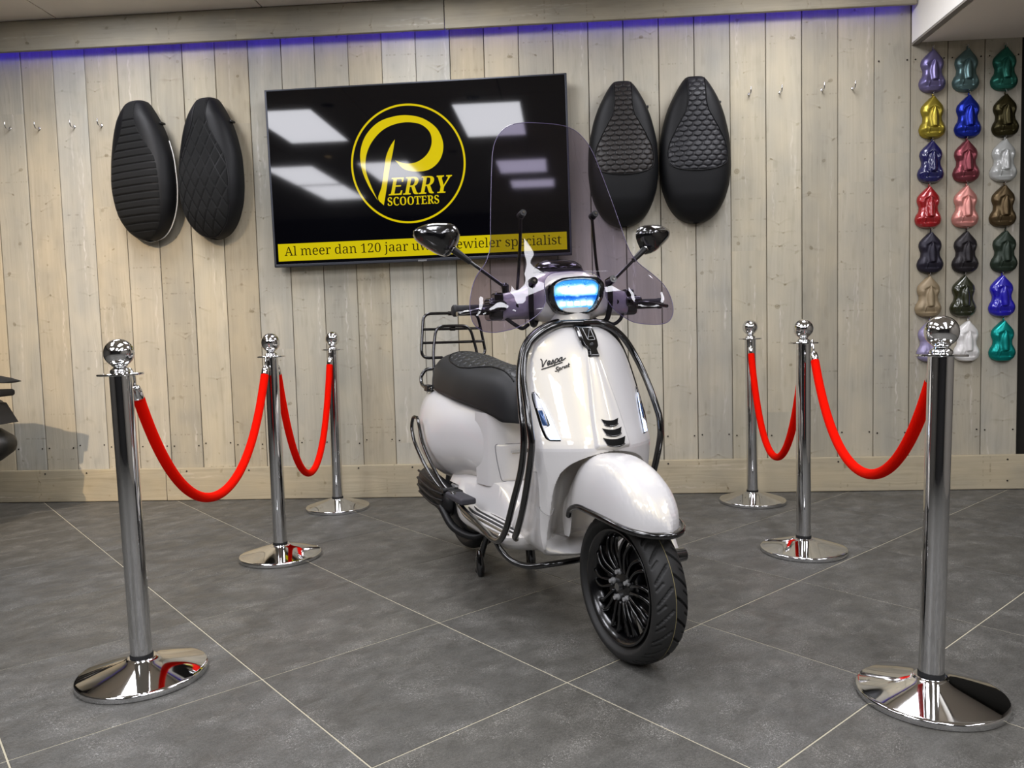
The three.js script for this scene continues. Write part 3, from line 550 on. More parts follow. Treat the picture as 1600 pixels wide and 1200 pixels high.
// seam between the apron and the lower side panel
for (const s of [-1, 1]) part('panel_seam', tube([[0.995, 0.418, 0.193], [1.03, 0.412, 0.191], [1.075, 0.402, 0.184], [1.098, 0.398, 0.174], [1.108, 0.42, 0.168]].map(([x, y, z]) => { const zz = Math.min(z, shW(y) - 0.001); return [Math.max(x, apron(y, zz) - 0.0), y, s * (zz + 0.001)]; }), 0.0012, 30, false, 6), std({ color: 0x8d8b88, roughness: 0.6 }), scooter);
// ---- tie: the raised rib down the middle, its three vents and the badge holder
const tieW = K([[0.585, 0.056], [0.7, 0.045], [0.8, 0.031], [0.9, 0.018], [0.96, 0.016]]);
const tie = sub('horn_cover', scooter);
{
  const top = (y, z, lift) => [apron(y, z) + lift, y, z];
  part('rib', grid(40, 90, (u, v) => { const y = lerp(0.592, 0.95, v), w = tieW(y), s = u * 2 - 1, e = 1 - Math.abs(s); return top(y, s * w * 1.14, -0.001 + 0.014 * sstep(0, 0.13, e) * sstep(0, 0.04, v) + 0.003 * sstep(0.3, 1, e)); }), M.white, tie);
  [[0.683, 0.667, 0.030], [0.657, 0.639, 0.034], [0.630, 0.609, 0.039]].forEach(([yt, yb, w]) => {
    const vg = grid(18, 6, (u, v) => { const s = u * 2 - 1, y0 = lerp(yt, yb, v), y = y0 - 0.006 * (1 - s * s) + 0.006 * (v > 0.5 ? 0 : 0), ww = w * (1 - 0.26 * v); return top(y, s * ww, 0.0172); });
    part('vent', vg, phys({ color: 0x030303, roughness: 0.5, specularIntensity: 0.25 }), tie);
    const lip = tube(Array.from({ length: 13 }, (_, i) => { const s = i / 6 - 1, y = yb - 0.006 * (1 - s * s) - 0.0005; return top(y, s * w * 0.74, 0.0182); }), 0.0022, 30, false, 8);
    part('vent_lip', lip, M.gloss, tie);
  });
}
{
  const holder = sub('badge_holder', scooter), prof = K([[0.868, 0.016], [0.888, 0.013], [0.9, 0.0225], [0.93, 0.0265], [0.962, 0.026]]);
  part('holder_body', grid(24, 40, (u, v) => { const y = lerp(0.864, 0.965, v), s = u * 2 - 1, w = prof(y) * 1.22, e = 1 - Math.abs(s); return [apron(y, 0) + 0.012 + 0.012 * sstep(0, 0.25, e) * sstep(0, 0.06, v) * sstep(1.02, 0.94, v), y, s * w]; }), M.gloss, holder);
  const at = (y, z) => [apron(y, 0) + 0.026, y, z];
  part('emblem', [tube(rounded([at(0.955, -0.015), at(0.955, 0.013), at(0.917, 0.009), at(0.917, -0.016)].concat([at(0.955, -0.015)]), 0.003), 0.0014, 50, false, 6), tube([at(0.953, -0.012), at(0.92, 0.008)], 0.0014, 8, false, 6), tube([at(0.928, -0.013), at(0.927, 0.004)], 0.0012, 8, false, 6)], M.steel, holder);
  part('key_cap', lathe([[0, 0.006], [0.007, 0.005], [0.009, 0.001], [0.009, 0]], 24).rotateZ(-Math.PI / 2).translate(apron(0.9, 0) + 0.02, 0.9, 0), M.satin, holder);
}
// ---- script lettering
{
  const script = sub('lettering', scooter);
  const put = (pts, ox, oy, k) => pts.map(([a, b]) => { const u = ox + a * k, v = oy + b * k, z = u, y = 0.852 + v; return [apron(y, z) + 0.0025, y, z]; });
  // strokes run towards the viewer's right, which is -z here; the lines rise to the right
  const S = (strokes, z0, y0, k, slope, r, name) => part(name, strokes.map((st) => tube(st.map(([a, b]) => { const z = z0 - (a + b * 0.32) * k, y = y0 + b * k + a * k * slope; return [apron(y, z) + 0.0018, y, z]; }), r, st.length * 8, false, 6)), M.satin, script);
  const e = (x) => [[x, 0.35], [x + 0.35, 0.5], [x + 0.4, 0.8], [x + 0.15, 0.9], [x - 0.05, 0.5], [x + 0.1, 0.08], [x + 0.5, 0.2]];
  S([
    [[-0.35, 1.75], [-0.15, 1.5], [0.05, 0.6], [0.15, 0.0], [0.45, 0.7], [0.75, 1.25]],
    e(1.05), [[1.7, 0.1], [2.0, 0.9], [2.15, 0.3], [1.8, 0.05]],
    [[2.35, -0.5], [2.55, 0.8], [2.9, 0.85], [2.95, 0.2], [2.55, 0.1]],
    [[3.75, 0.8], [3.35, 0.75], [3.25, 0.15], [3.6, 0.15], [3.8, 0.8], [3.85, 0.15], [4.5, 0.4]],
    [[0.1, -0.45], [2.0, -0.38], [3.9, -0.25]],
  ], 0.153, 0.838, 0.0148, 0.30, 0.0017, 'script_name');
  S([
    [[0.75, 1.2], [0.3, 1.25], [0.15, 0.85], [0.6, 0.5], [0.45, 0.05], [0.0, 0.15]],
    [[0.95, -0.4], [1.1, 0.7], [1.5, 0.65], [1.5, 0.1], [1.1, 0.1]], [[1.95, 0.05], [2.0, 0.7], [2.35, 0.65]],
    [[2.7, 0.7], [2.7, 0.05]], [[3.1, 0.05], [3.1, 0.65], [3.45, 0.6], [3.5, 0.05]], [[3.95, 1.1], [3.95, 0.05], [4.2, 0.1]], [[3.75, 0.7], [4.2, 0.72]],
  ], 0.121, 0.824, 0.0098, 0.34, 0.0014, 'script_model');
}
// ---- turn signals with light strips
for (const s of [1, -1]) {
  const t = sub('turn_signal', scooter);
  const zi = K([[0.617, 0.143], [0.68, 0.154], [0.72, 0.163], [0.755, 0.176], [0.768, 0.183]]), zo = K([[0.617, 0.166], [0.63, 0.183], [0.68, 0.19], [0.74, 0.192], [0.76, 0.19], [0.768, 0.186]]);
  const surf = (u, v, lift, in0 = 0, in1 = 1, va = 0, vb = 1) => { const y = lerp(0.617, 0.768, lerp(va, vb, v)), z = lerp(zi(y), Math.min(zo(y), shW(y) - 0.008), lerp(in0, in1, u)); return [apron(y, z) + lift, y, s * z]; };
  part('housing', grid(16, 40, (u, v) => { const e = Math.min(u, 1 - u) * 8, f = Math.min(v, 1 - v) * 14, r = sstep(0, 1, Math.min(e, f)); return surf(u, v, -0.002 + 0.006 * r); }), M.gloss, t);
  part('glow_bar', grid(6, 30, (u, v) => surf(u, v, 0.0055, 0.1, lerp(0.78, 0.34, sstep(0.25, 0.36, v)), 0.06, 0.84)), std({ color: 0xcfe0ff, emissive: 0xbfd4ff, emissiveIntensity: 2.6 }), t);
  part('amber_bulb', grid(8, 10, (u, v) => { const p = surf(u, v, 0.0055, 0.5, 0.82, 0.33, 0.62); p[0] += 0.003 * Math.sin(u * Math.PI) * Math.sin(v * Math.PI); return p; }), phys({ color: 0x35507c, roughness: 0.15, metalness: 0.3 }), t);
  part('reflector', grid(8, 10, (u, v) => surf(u, v, 0.0052, 0.35, 0.9, 0.66, 0.96)), std({ color: 0xa9abb5, metalness: 0.6, roughness: 0.3 }), t);
}
// ---- front fender
const FW = [1.285, 0.218, 0.022];            // centre of the front wheel
{
  const yt = K([[1.03, 0.455], [1.06, 0.51], [1.1, 0.548], [1.14, 0.572], [1.18, 0.584], [1.25, 0.588], [1.3, 0.58], [1.35, 0.561], [1.4, 0.531], [1.435, 0.500], [1.46, 0.468], [1.478, 0.436], [1.484, 0.42]]);
  const hw = K([[1.03, 0.076], [1.08, 0.084], [1.15, 0.088], [1.25, 0.09], [1.33, 0.088], [1.39, 0.081], [1.42, 0.071], [1.445, 0.056], [1.465, 0.034], [1.477, 0.014], [1.484, 0.004]]);
  const yb = K([[1.03, 0.36], [1.045, 0.318], [1.085, 0.322], [1.115, 0.41], [1.14, 0.425], [1.2, 0.428], [1.3, 0.422], [1.42, 0.415], [1.484, 0.413]]);
  const loops = [], n = 40;
  for (let i = 0; i <= 70; i++) {
    const f = i / 70, x = 1.03 + (1.484 - 1.03) * Math.sin(f * Math.PI / 2) ** 1.15, l = [], w = hw(x), t = Math.max(yt(x), yb(x) + 0.006), b = yb(x);
    for (let k = 0; k <= n; k++) { const a = lerp(-Math.PI / 2, Math.PI / 2, k / n); l.push([x, b + (t - b) * Math.pow(Math.cos(a), 0.74), FW[2] + w * sq(Math.sin(a), 0.70)]); }
    for (let k = n; k >= 0; k--) { const a = lerp(-Math.PI / 2, Math.PI / 2, k / n); l.push([x - 0.002, b + 0.0005 + Math.max(0, t - b - 0.005) * Math.pow(Math.cos(a), 0.74), FW[2] + Math.max(0.001, w - 0.004) * sq(Math.sin(a), 0.70)]); }
    loops.push(l);
  }
  part('front_fender', loft(loops, { crease: 0.9 }), M.white, scooter);
  const bar = [[1.10, 0.392, 0.093], [1.115, 0.412, 0.096], [1.16, 0.43, 0.097], [1.22, 0.43, 0.098], [1.32, 0.424, 0.097], [1.39, 0.416, 0.09], [1.44, 0.410, 0.07], [1.475, 0.406, 0.036], [1.486, 0.405, 0.0]];
  part('fender_bar', tube(bar.concat(bar.slice(0, -1).reverse().map(([x, y, z]) => [x, y, -z])).map(([x, y, z]) => [x, y, z + FW[2]]), 0.0088, 140, false, 12), M.gloss, scooter);
  // suspension arm on the far side and its cap
  part('fork_arm', loft([[1.20, 0.43], [1.24, 0.37], [1.275, 0.29], [1.29, 0.22]].map(([x, y]) => Array.from({ length: 20 }, (_, k) => { const a = k / 20 * Math.PI * 2; return [x + 0.03 * Math.cos(a), y, -0.088 + FW[2] * 0 + 0.014 * Math.sin(a)]; }))), M.white, scooter);
  part('arm_cap', rod([1.36, 0.305, -0.072], [1.36, 0.305, -0.112], 0.022, 0.019, 24), M.gloss, scooter);
  part('damper', rod([1.3, 0.4, -0.086], [1.352, 0.3, -0.088], 0.016, 0.016), M.white, scooter);
}
// ---- wheels
const TR = 0.218, rimBlack = phys({ color: 0x040405, roughness: 0.22, clearcoat: 0.35, clearcoatRoughness: 0.08 });
function buildWheel(name, pos, detail) {
  const w = sub(name, scooter); w.position.set(...pos);
  const NA = detail ? 640 : 120, NB = detail ? 60 : 24;
  const prof = (b) => { const a = b * Math.PI; const c = Math.cos(a * 0.5); return a; };
  part('tyre', grid(NA, NB, (u, v) => {
    const a = u * Math.PI * 2, s = v * 2 - 1;                                          // s across the tyre, bead to bead
    const k = Math.abs(s); let z = 0.054 * sq(Math.sin(s * Math.PI * 0.62) / Math.sin(Math.PI * 0.5), 1), r;
    r = TR - 0.062 + 0.062 * Math.cos(clamp(s * 1.0, -1, 1) * Math.PI * 0.5) ** 0.62;
    if (k > 0.82) z *= 1 - 0.35 * sstep(0.82, 1, k);
    if (detail && k < 0.62) {
      const n = 23, q = ((a / (Math.PI * 2) * n) + 40 + k * 1.55 + (s > 0 ? 0.5 : 0)) % 1, line = Math.abs(q - 0.5) * (Math.PI * 2 * TR / n), on = sstep(0.05, 0.085, k + (s > 0 ? 0.0 : 0.04)) * sstep(0.6, 0.52, k);
      r -= 0.0075 * sstep(0.0046, 0.0028, line) * on;
      const q2 = ((a / (Math.PI * 2) * n) + 40.5 + k * 1.2 + (s > 0 ? 0.5 : 0)) % 1, l2 = Math.abs(q2 - 0.5) * (Math.PI * 2 * TR / n);
      r -= 0.005 * sstep(0.0036, 0.002, l2) * sstep(0.26, 0.3, k) * sstep(0.6, 0.52, k);
    }
    return [r * Math.cos(a), r * Math.sin(a), z];
  }), std({ color: 0x1c1c1b, roughness: 0.62 }), w);
  if (detail) part('tread_stripe', grid(240, 2, (u, v) => { const a = u * Math.PI * 2; return [(TR + 0.0006) * Math.cos(a), (TR + 0.0006) * Math.sin(a), (v - 0.5) * 0.002]; }), std({ color: 0x7d7452, roughness: 0.8 }), w);
  part('rim', lathe([[0.158, 0.044], [0.163, 0.046], [0.165, 0.043], [0.160, 0.036], [0.150, 0.030], [0.140, 0.006], [0.138, -0.02], [0.150, -0.034], [0.162, -0.043], [0.158, -0.046], [0.146, -0.036], [0.133, -0.02], [0.1345, 0.006], [0.145, 0.034], [0.158, 0.044]], 120).rotateX(Math.PI / 2), rimBlack, w);
  for (let k = 0; k < 20; k++) {
    const a0 = k / 20 * Math.PI * 2 + 0.2, pts = [];
    const loops = []; for (let i = 0; i <= 12; i++) { const f = i / 12, r = lerp(0.045, 0.143, f), a = a0 + 0.10 * Math.sin(f * Math.PI) + (k % 2 ? 0.05 : -0.05) * f, wd = lerp(0.0045, 0.0062, Math.abs(f - 0.45) * 2), zc = 0.022 + 0.006 * Math.sin(f * Math.PI); loops.push(Array.from({ length: 12 }, (_, j) => { const b = j / 12 * Math.PI * 2, o = wd * sq(Math.cos(b), 0.7); return [r * Math.cos(a) - o * Math.sin(a), r * Math.sin(a) + o * Math.cos(a), zc + 0.011 * sq(Math.sin(b), 0.7)]; })); }
    part('spoke', loft(loops), rimBlack, w);
  }
  part('hub', lathe([[0, 0.032], [0.012, 0.032], [0.014, 0.028], [0.05, 0.027], [0.056, 0.022], [0.056, -0.03], [0, -0.03]], 60).rotateX(Math.PI / 2), rimBlack, w);
  for (let k = 0; k < 5; k++) { const a = k / 5 * Math.PI * 2 + 0.5; part('wheel_bolt', [new THREE.CylinderGeometry(0.0062, 0.0066, 0.012, 6).rotateX(Math.PI / 2).translate(0.041 * Math.cos(a), 0.041 * Math.sin(a), 0.036), new THREE.CylinderGeometry(0.0088, 0.0092, 0.007, 20).rotateX(Math.PI / 2).translate(0.041 * Math.cos(a), 0.041 * Math.sin(a), 0.029)], std({ color: 0xa8a8a8, metalness: 0.4, roughness: 0.4 }), w); }
  part('axle_nut', new THREE.CylinderGeometry(0.012, 0.013, 0.016, 6).rotateX(Math.PI / 2).translate(0, 0, 0.036), M.steel, w);
  for (const s of [1]) part('brake_disc', lathe([[0.055, -0.032], [0.098, -0.032], [0.098, -0.036], [0.055, -0.036]], 60).rotateX(Math.PI / 2), std({ color: 0x3a3a3c, metalness: 1, roughness: 0.35 }), w);
  return w;
}
const fw = buildWheel('front_wheel', [FW[0], FW[1], FW[2]], true);
buildWheel('rear_wheel', [0.015, 0.235, 0.0], false);
// ---- rear body
{
  const w = K([[-0.29, 0.03], [-0.275, 0.075], [-0.24, 0.122], [-0.18, 0.163], [-0.1, 0.196], [-0.02, 0.212], [0.06, 0.215], [0.15, 0.205], [0.25, 0.184], [0.34, 0.160], [0.42, 0.134], [0.46, 0.118], [0.49, 0.1], [0.51, 0.075], [0.52, 0.05]]);
  const yt = K([[-0.29, 0.665], [-0.25, 0.705], [-0.15, 0.735], [0, 0.742], [0.2, 0.715], [0.4, 0.68], [0.5, 0.66], [0.532, 0.645]]);
  const yb = K([[-0.29, 0.55], [-0.25, 0.47], [-0.18, 0.405], [-0.08, 0.352], [0.05, 0.325], [0.2, 0.335], [0.32, 0.36], [0.42, 0.365], [0.532, 0.372]]);
  const wide = K([[-0.29, 0.5], [-0.1, 0.42], [0.1, 0.44], [0.3, 0.5], [0.532, 0.5]]);   // height of the widest line
  const loops = [], n = 72, xs = []; for (let i = 0; i <= 60; i++) xs.push(lerp(-0.29, 0.52, i / 60));
  for (const x of xs) {
    const l = [], W = w(x), t = yt(x), b = yb(x), m = lerp(b, t, wide(x)), sharp = lerp(0.85, 0.5, sstep(0.25, 0.5, x));
    for (let i = 0; i < n; i++) { const a = i / n * Math.PI * 2, c = Math.cos(a), s = Math.sin(a); let y = s > 0 ? m + (t - m) * sq(s, 0.8) : m + (m - b) * sq(s, 0.95), z = W * sq(c, sharp); const bulge = 0.006 * sstep(0.10, 0.03, Math.hypot((x - 0.02) / 1.9, (y - 0.5) / 1.15)); z += Math.sign(c) * bulge; l.push([x, y, z]); }
    loops.push(l);
  }
  part('rear_body', loft(loops, { crease: 1.0 }), M.white, scooter);
  // panel under the seat nose: access door with its lock
  const door = sub('access_door', scooter), face = (y, z) => { const k = Math.abs(z) / 0.1; return 0.537 - 0.034 * k * k - 0.005 * k ** 8 - 0.05 * sstep(1.16, 1.3, k); };
  part('door_panel', grid(30, 30, (u, v) => { const s = u * 2 - 1, y = lerp(0.395, 0.535, v), zz = lerp(0.074, 0.092, Math.sin(v * 1.5)) * s, e = Math.min(1 - Math.abs(s), v, 1 - v); return [face(y, zz) - 0.002 + 0.005 * sstep(0, 0.05, e), y, zz]; }), M.white, door);
  part('door_seam', tube(rounded([[-1, 0], [-1, 1], [1, 1], [1, 0], [-1, 0]].flatMap(([s, v], i, a) => { if (i === 4) return [[s, v]]; const [s2, v2] = a[i + 1]; return [0, .25, .5, .75].map((f) => [lerp(s, s2, f), lerp(v, v2, f)]); }).map(([s, v]) => { const y = lerp(0.395, 0.535, v), z = lerp(0.076, 0.094, Math.sin(v * 1.5)) * s; return [face(y, z) + 0.001, y, z]; }), 0.012), 0.0013, 120, false, 6), std({ color: 0x77757a, roughness: 0.6 }), door);
  part('door_handle', rbox(0.006, 0.011, 0.05, 0.002, face(0.505, 0.01) + 0.006, 0.507, 0.02), std({ color: 0xb8b6b2, roughness: 0.5 }), door);
  part('lock', lathe([[0, 0.003], [0.007, 0.003], [0.008, 0]], 20).rotateZ(-Math.PI / 2).translate(face(0.505, -0.02) + 0.007, 0.507, -0.018), M.satin, door);
  part('nose_panel', grid(40, 40, (u, v) => { const s = u * 2 - 1, y = lerp(0.375, 0.65, v), zz = s * 0.128; return [face(y, zz), y, zz]; }), M.white, scooter);
}
// ---- floor and centre tunnel
{
  const loops = []; const ys = (x) => sstep(0.9, 1.0, x);
  for (let i = 0; i <= 40; i++) {
    const x = lerp(0.17, 0.985, i / 40), up = sstep(0.46, 0.28, x) * 0.065, tun = lerp(0.125, 0.09, sstep(0.3, 0.6, x)) - 0.02 * sstep(0.6, 0.8, x), wO = lerp(0.15, 0.212, sstep(0.2, 0.42, x)) - 0.095 * sstep(0.79, 0.96, x), yt = 0.335 + 0.065 * sstep(0.72, 0.5, x) - 0.03 * sstep(0.6, 0.8, x), y0 = 0.278 + up + 0.02 * sstep(0.8, 0.985, x), b = 0.215 + up + 0.03 * sstep(0.8, 0.95, x);
    const half = [[0, yt], [tun * 0.6, yt - 0.002], [tun, yt - 0.012], [tun + 0.018, lerp(yt, y0, 0.5)], [tun + 0.03, y0 + 0.006], [wO - 0.012, y0], [wO, y0 - 0.008], [wO, y0 - 0.03], [wO - 0.02, b + 0.012], [wO * 0.6, b], [0, b - 0.01]];
    const l = half.map(([z, y]) => [x, y, z]).concat(half.slice(1, -1).reverse().map(([z, y]) => [x, y, -z])); loops.push(l);
  }
  part('floorboard', loft(loops, { crease: 0.9 }), M.white, scooter);
  for (const s of [1, -1]) {
    [[0.128, 0.42, 0.80], [0.150, 0.42, 0.82], [0.172, 0.42, 0.82], [0.194, 0.43, 0.83]].forEach(([z, x0, x1], i) => {
      const p = []; for (let k = 0; k <= 8; k++) { const x = lerp(x0, x1, k / 8); p.push([x, 0.281 + sstep(0.46, 0.28, x) * 0.065 + 0.02 * sstep(0.8, 0.985, x), s * (z - 0.012 * sstep(0.85, 0.985, x))]); }
      part('rubber_strip', loft(p.map(([x, y, zz], k) => Array.from({ length: 10 }, (_, j) => { const a = j / 10 * Math.PI * 2, tp = k === 0 || k === 8 ? 0.4 : 1; return [x, y + 0.0028 * Math.sin(a), zz + 0.0068 * tp * Math.cos(a)]; }))), i === 3 ? std({ color: 0x8f8a7a, metalness: 0.9, roughness: 0.25 }) : M.plastic, scooter);
    });
    part('edge_trim', tube([[0.40, 0.312, s * 0.204], [0.46, 0.284, s * 0.21], [0.6, 0.271, s * 0.214], [0.8, 0.272, s * 0.212]], 0.009, 40, false, 8), std({ color: 0xb4b2ae, metalness: 0.9, roughness: 0.2 }), scooter);
  }
  part('tunnel_mat', grid(16, 24, (u, v) => { const x = lerp(0.60, 0.86, v), z = (u * 2 - 1) * 0.05 * Math.sqrt(Math.max(0.02, 1 - (v * 2 - 1) ** 4)), yt = 0.335 + 0.065 * sstep(0.72, 0.5, x) - 0.03 * sstep(0.6, 0.8, x); return [x, yt + 0.004, z]; }), M.plastic, scooter);
}
// ---- saddle
{
  const seat = sub('saddle', scooter);
  const hw = K([[-0.185, 0.03], [-0.17, 0.072], [-0.14, 0.105], [-0.06, 0.138], [0.06, 0.152], [0.2, 0.150], [0.35, 0.135], [0.48, 0.115], [0.57, 0.092], [0.615, 0.062], [0.63, 0.03]]);
  const yt = K([[-0.185, 0.79], [-0.165, 0.832], [-0.12, 0.858], [-0.04, 0.868], [0.08, 0.862], [0.22, 0.842], [0.36, 0.826], [0.48, 0.815], [0.56, 0.79], [0.605, 0.745], [0.63, 0.68]]);
  const yb = K([[-0.185, 0.76], [-0.14, 0.735], [0, 0.712], [0.15, 0.695], [0.3, 0.678], [0.42, 0.662], [0.52, 0.64], [0.58, 0.622], [0.63, 0.622]]);
  const topPt = (x, s, lift = 0) => { const a = s * Math.PI / 2, W = hw(x), e = 0.62; return [x, yb(x) + (yt(x) - yb(x)) * Math.pow(Math.max(0, Math.cos(a)), 0.85) + lift, W * sq(Math.sin(a), 0.82)]; };
  const loops = []; for (let i = 0; i <= 70; i++) { const x = lerp(-0.185, 0.63, i / 70), l = []; for (let k = 0; k <= 48; k++) l.push(topPt(x, lerp(-1, 1, k / 48))); for (let k = 1; k < 12; k++) l.push([x, yb(x) - 0.008 * Math.sin(k / 12 * Math.PI), hw(x) * (1 - k / 6)]); loops.push(l); }
  part('cushion', loft(loops), phys({ color: 0x1d1e20, roughness: 0.5, specularIntensity: 0.8 }), seat);
  // quilted top: wide over the rear half, narrowing to a strip at the nose
  const zTop = K([[-0.03, 0.02], [-0.018, 0.055], [0.02, 0.085], [0.09, 0.104], [0.18, 0.108], [0.26, 0.096], [0.33, 0.072], [0.4, 0.05], [0.5, 0.045], [0.57, 0.043]]);
  const sOf = (x, z) => { const W = hw(x); return 2 / Math.PI * Math.asin(Math.pow(Math.min(1, Math.abs(z) / W), 1 / 0.82)) * Math.sign(z); };
  const panel = grid(80, 180, (u, v) => {
    const x = lerp(-0.03, 0.575, v), z = (u * 2 - 1) * zTop(x), e = Math.min(1, (1 - Math.abs(u * 2 - 1)) * zTop(x) / 0.006, (x + 0.03) / 0.006);
    const rel = hexRelief(x, z, 0.052, 0.62, 0.008);
    return topPt(x, sOf(x, z), 0.0035 * e - 0.002 + (rel + 0.001) * sstep(0, 1, e));
  });
  part('quilted_panel', panel, phys({ color: 0x191b1d, roughness: 0.45 }), seat);
  const edge = []; for (let i = 0; i <= 60; i++) { const x = lerp(0.575, -0.03, i / 60); edge.push(topPt(x, sOf(x, zTop(x)), 0.002)); }
  part('piping', tube(edge.concat(edge.slice().reverse().map(([x, y, z]) => [x, y, -z])), 0.0028, 220, false, 6), seatDark, seat);
  for (const s of [1, -1]) part('side_seam', tube(Array.from({ length: 14 }, (_, i) => topPt(lerp(-0.155, -0.03, Math.pow(i / 13, 0.8)), s * lerp(0.5, 0.985, i / 13), 0.0015)), 0.0015, 30, false, 6), M.plastic, seat);
}
// ---- crash bars
{
  const bars = sub('front_crash_bar', scooter);
  const perim = (dx, dz, dy) => {            // follows the rim of the apron, stood off from it
    const p = []; for (let i = 0; i <= 22; i++) { const a = i / 22, y = lerp(0.665, 0.963, Math.sin(a * Math.PI / 2) ** 0.9), z = i === 22 ? 0 : Math.min(shW(y) + dz + 0.006 * sstep(0.95, 0.8, y), 0.236); p.push([apron(y, Math.min(z, shW(y) * 0.97)) + lerp(dx, dx - 0.032, sstep(0.68, 0.93, y)), y + dy * sstep(0.85, 0.96, y), z]); } return p;
  };
  const A = perim(0.048, 0.012, 0.008), B = (() => { const p = []; for (let i = 0; i <= 22; i++) { const a = i / 22, y = lerp(0.665, 0.963, Math.sin(a * Math.PI / 2) ** 0.9), z = i === 22 ? 0 : shW(y) + 0.004; p.push([apron(y, Math.min(z, shW(y) * 0.97)) - 0.026, y + 0.014 * sstep(0.85, 0.96, y), z]); } return p; })();
  const lowA = [[0.905, 0.288, 0.202], [0.925, 0.300, 0.214], [0.955, 0.325, 0.220], [1.01, 0.40, 0.226], [1.062, 0.51, 0.229], [1.092, 0.605, 0.229], [1.093, 0.63, 0.229]];
  const lowB = [[0.40, 0.345, 0.226], [0.487, 0.312, 0.228], [0.612, 0.292, 0.23], [0.72, 0.272, 0.231], [0.785, 0.262, 0.232], [0.84, 0.27, 0.232], [0.885, 0.31, 0.23], [0.945, 0.42, 0.225], [0.998, 0.53, 0.22], [1.018, 0.61, 0.219]];
  for (const s of [1, -1]) {
    const f = (l) => l.map(([x, y, z]) => [x, y, s * z]);
    part('front_tube', tube(f(lowA.concat(A)), 0.0108, 160), M.gloss, bars);
    part('rear_tube', tube(f(lowB.concat(B)), 0.0108, 180), M.gloss, bars);
  }
  const lowR = [[0.79, 0.262, 0.228], [0.81, 0.228, 0.214], [0.85, 0.196, 0.19], [0.9, 0.187, 0.15], [0.95, 0.2, 0.105], [0.97, 0.206, 0.05], [0.975, 0.208, 0]];
  part('lower_tube', tube(lowR.concat(lowR.slice(0, -1).reverse().map(([x, y, z]) => [x, y, -z])), 0.0098, 120), M.gloss, bars);
  for (const s of [1, -1]) {
    const side = sub('side_crash_bar', scooter);
    part('outer_tube', tube([[0.36, 0.335, s * 0.205], [0.28, 0.335, s * 0.222], [0.18, 0.372, s * 0.232], [0.06, 0.44, s * 0.24], [-0.02, 0.51, s * 0.244], [-0.045, 0.56, s * 0.242], [-0.03, 0.598, s * 0.238], [0.0, 0.60, s * 0.232]], 0.0075, 70), M.gloss, side);
    part('inner_tube', tube([[0.0, 0.60, s * 0.232], [0.03, 0.585, s * 0.236], [0.10, 0.51, s * 0.244], [0.2, 0.42, s * 0.236], [0.3, 0.35, s * 0.222], [0.36, 0.325, s * 0.2]], 0.0075, 60), M.gloss, side);
    part('bracket', [rbox(0.075, 0.012, 0.05, 0.004, 0.345, 0.345, s * 0.205), rod([0.33, 0.345, s * 0.2], [0.33, 0.345, s * 0.245], 0.011)], M.satin, side);
    const peg = sub('passenger_footrest', scooter);
    part('rubber_pad', rbox(0.17, 0.024, 0.062, 0.008, 0.44, 0.335, s * 0.213), std({ color: 0x35343a, roughness: 0.75 }), peg);
    part('hinge', [rod([0.36, 0.333, s * 0.175], [0.36, 0.333, s * 0.235], 0.014), rod([0.34, 0.318, s * 0.19], [0.34, 0.355, s * 0.19], 0.008)], M.gloss, peg);
  }
}
// ---- luggage rack and grab rail
{
  const rack = sub('luggage_rack', scooter), X = -0.165;
  const frame = rounded([[X + 0.02, 0.845, -0.06], [X + 0.018, 0.845, -0.156], [X - 0.012, 1.042, -0.130], [X - 0.012, 1.042, 0.130], [X + 0.018, 0.845, 0.156], [X + 0.02, 0.845, 0.06]], 0.038, 8);
  part('outer_frame', tube(frame, 0.0068, 160), M.gloss, rack);
  part('inner_hoop', tube(rounded([[X + 0.045, 0.80, -0.108], [X + 0.03, 0.87, -0.104], [X + 0.012, 0.985, -0.080], [X + 0.012, 0.985, 0.080], [X + 0.03, 0.87, 0.104], [X + 0.045, 0.80, 0.108]], 0.04, 8), 0.0068, 120), M.gloss, rack);
  for (const y of [0.972, 0.912]) { const z = lerp(0.154, 0.133, (y - 0.85) / 0.19); part('cross_bar', rod([X + 0.012 - (y - 0.9) * 0.15, y, -z], [X + 0.012 - (y - 0.9) * 0.15, y, z], 0.0062), M.gloss, rack); }
  part('hinge_clamp', [rod([X - 0.012, 1.042, -0.012], [X - 0.012, 1.042, 0.012], 0.0098), rod([X + 0.004, 0.972, -0.012], [X + 0.004, 0.972, 0.012], 0.0092)], M.gloss, rack);
  for (const s of [1, -1]) part('stay', tube([[X + 0.045, 0.80, s * 0.108], [X + 0.05, 0.76, s * 0.108], [X + 0.07, 0.72, s * 0.10]], 0.0068, 20), M.gloss, rack);
  const grab = sub('grab_rail', scooter);
  for (const s of [1, -1]) part('rail_tube', tube([[-0.06, 0.715, s * 0.142], [-0.12, 0.717, s * 0.15], [-0.175, 0.735, s * 0.15], [-0.20, 0.765, s * 0.14], [-0.2, 0.79, s * 0.118], [-0.185, 0.795, s * 0.08]], 0.0085, 40), M.gloss, grab);
  part('rail_mount', [rbox(0.05, 0.03, 0.03, 0.006, -0.1, 0.715, 0.142), rbox(0.05, 0.03, 0.03, 0.006, -0.1, 0.715, -0.142)], M.satin, grab);
  part('tail_light', rbox(0.05, 0.06, 0.1, 0.015, -0.275, 0.6, 0), phys({ color: 0x8a0a0a, roughness: 0.15, clearcoat: 1 }), scooter);
}
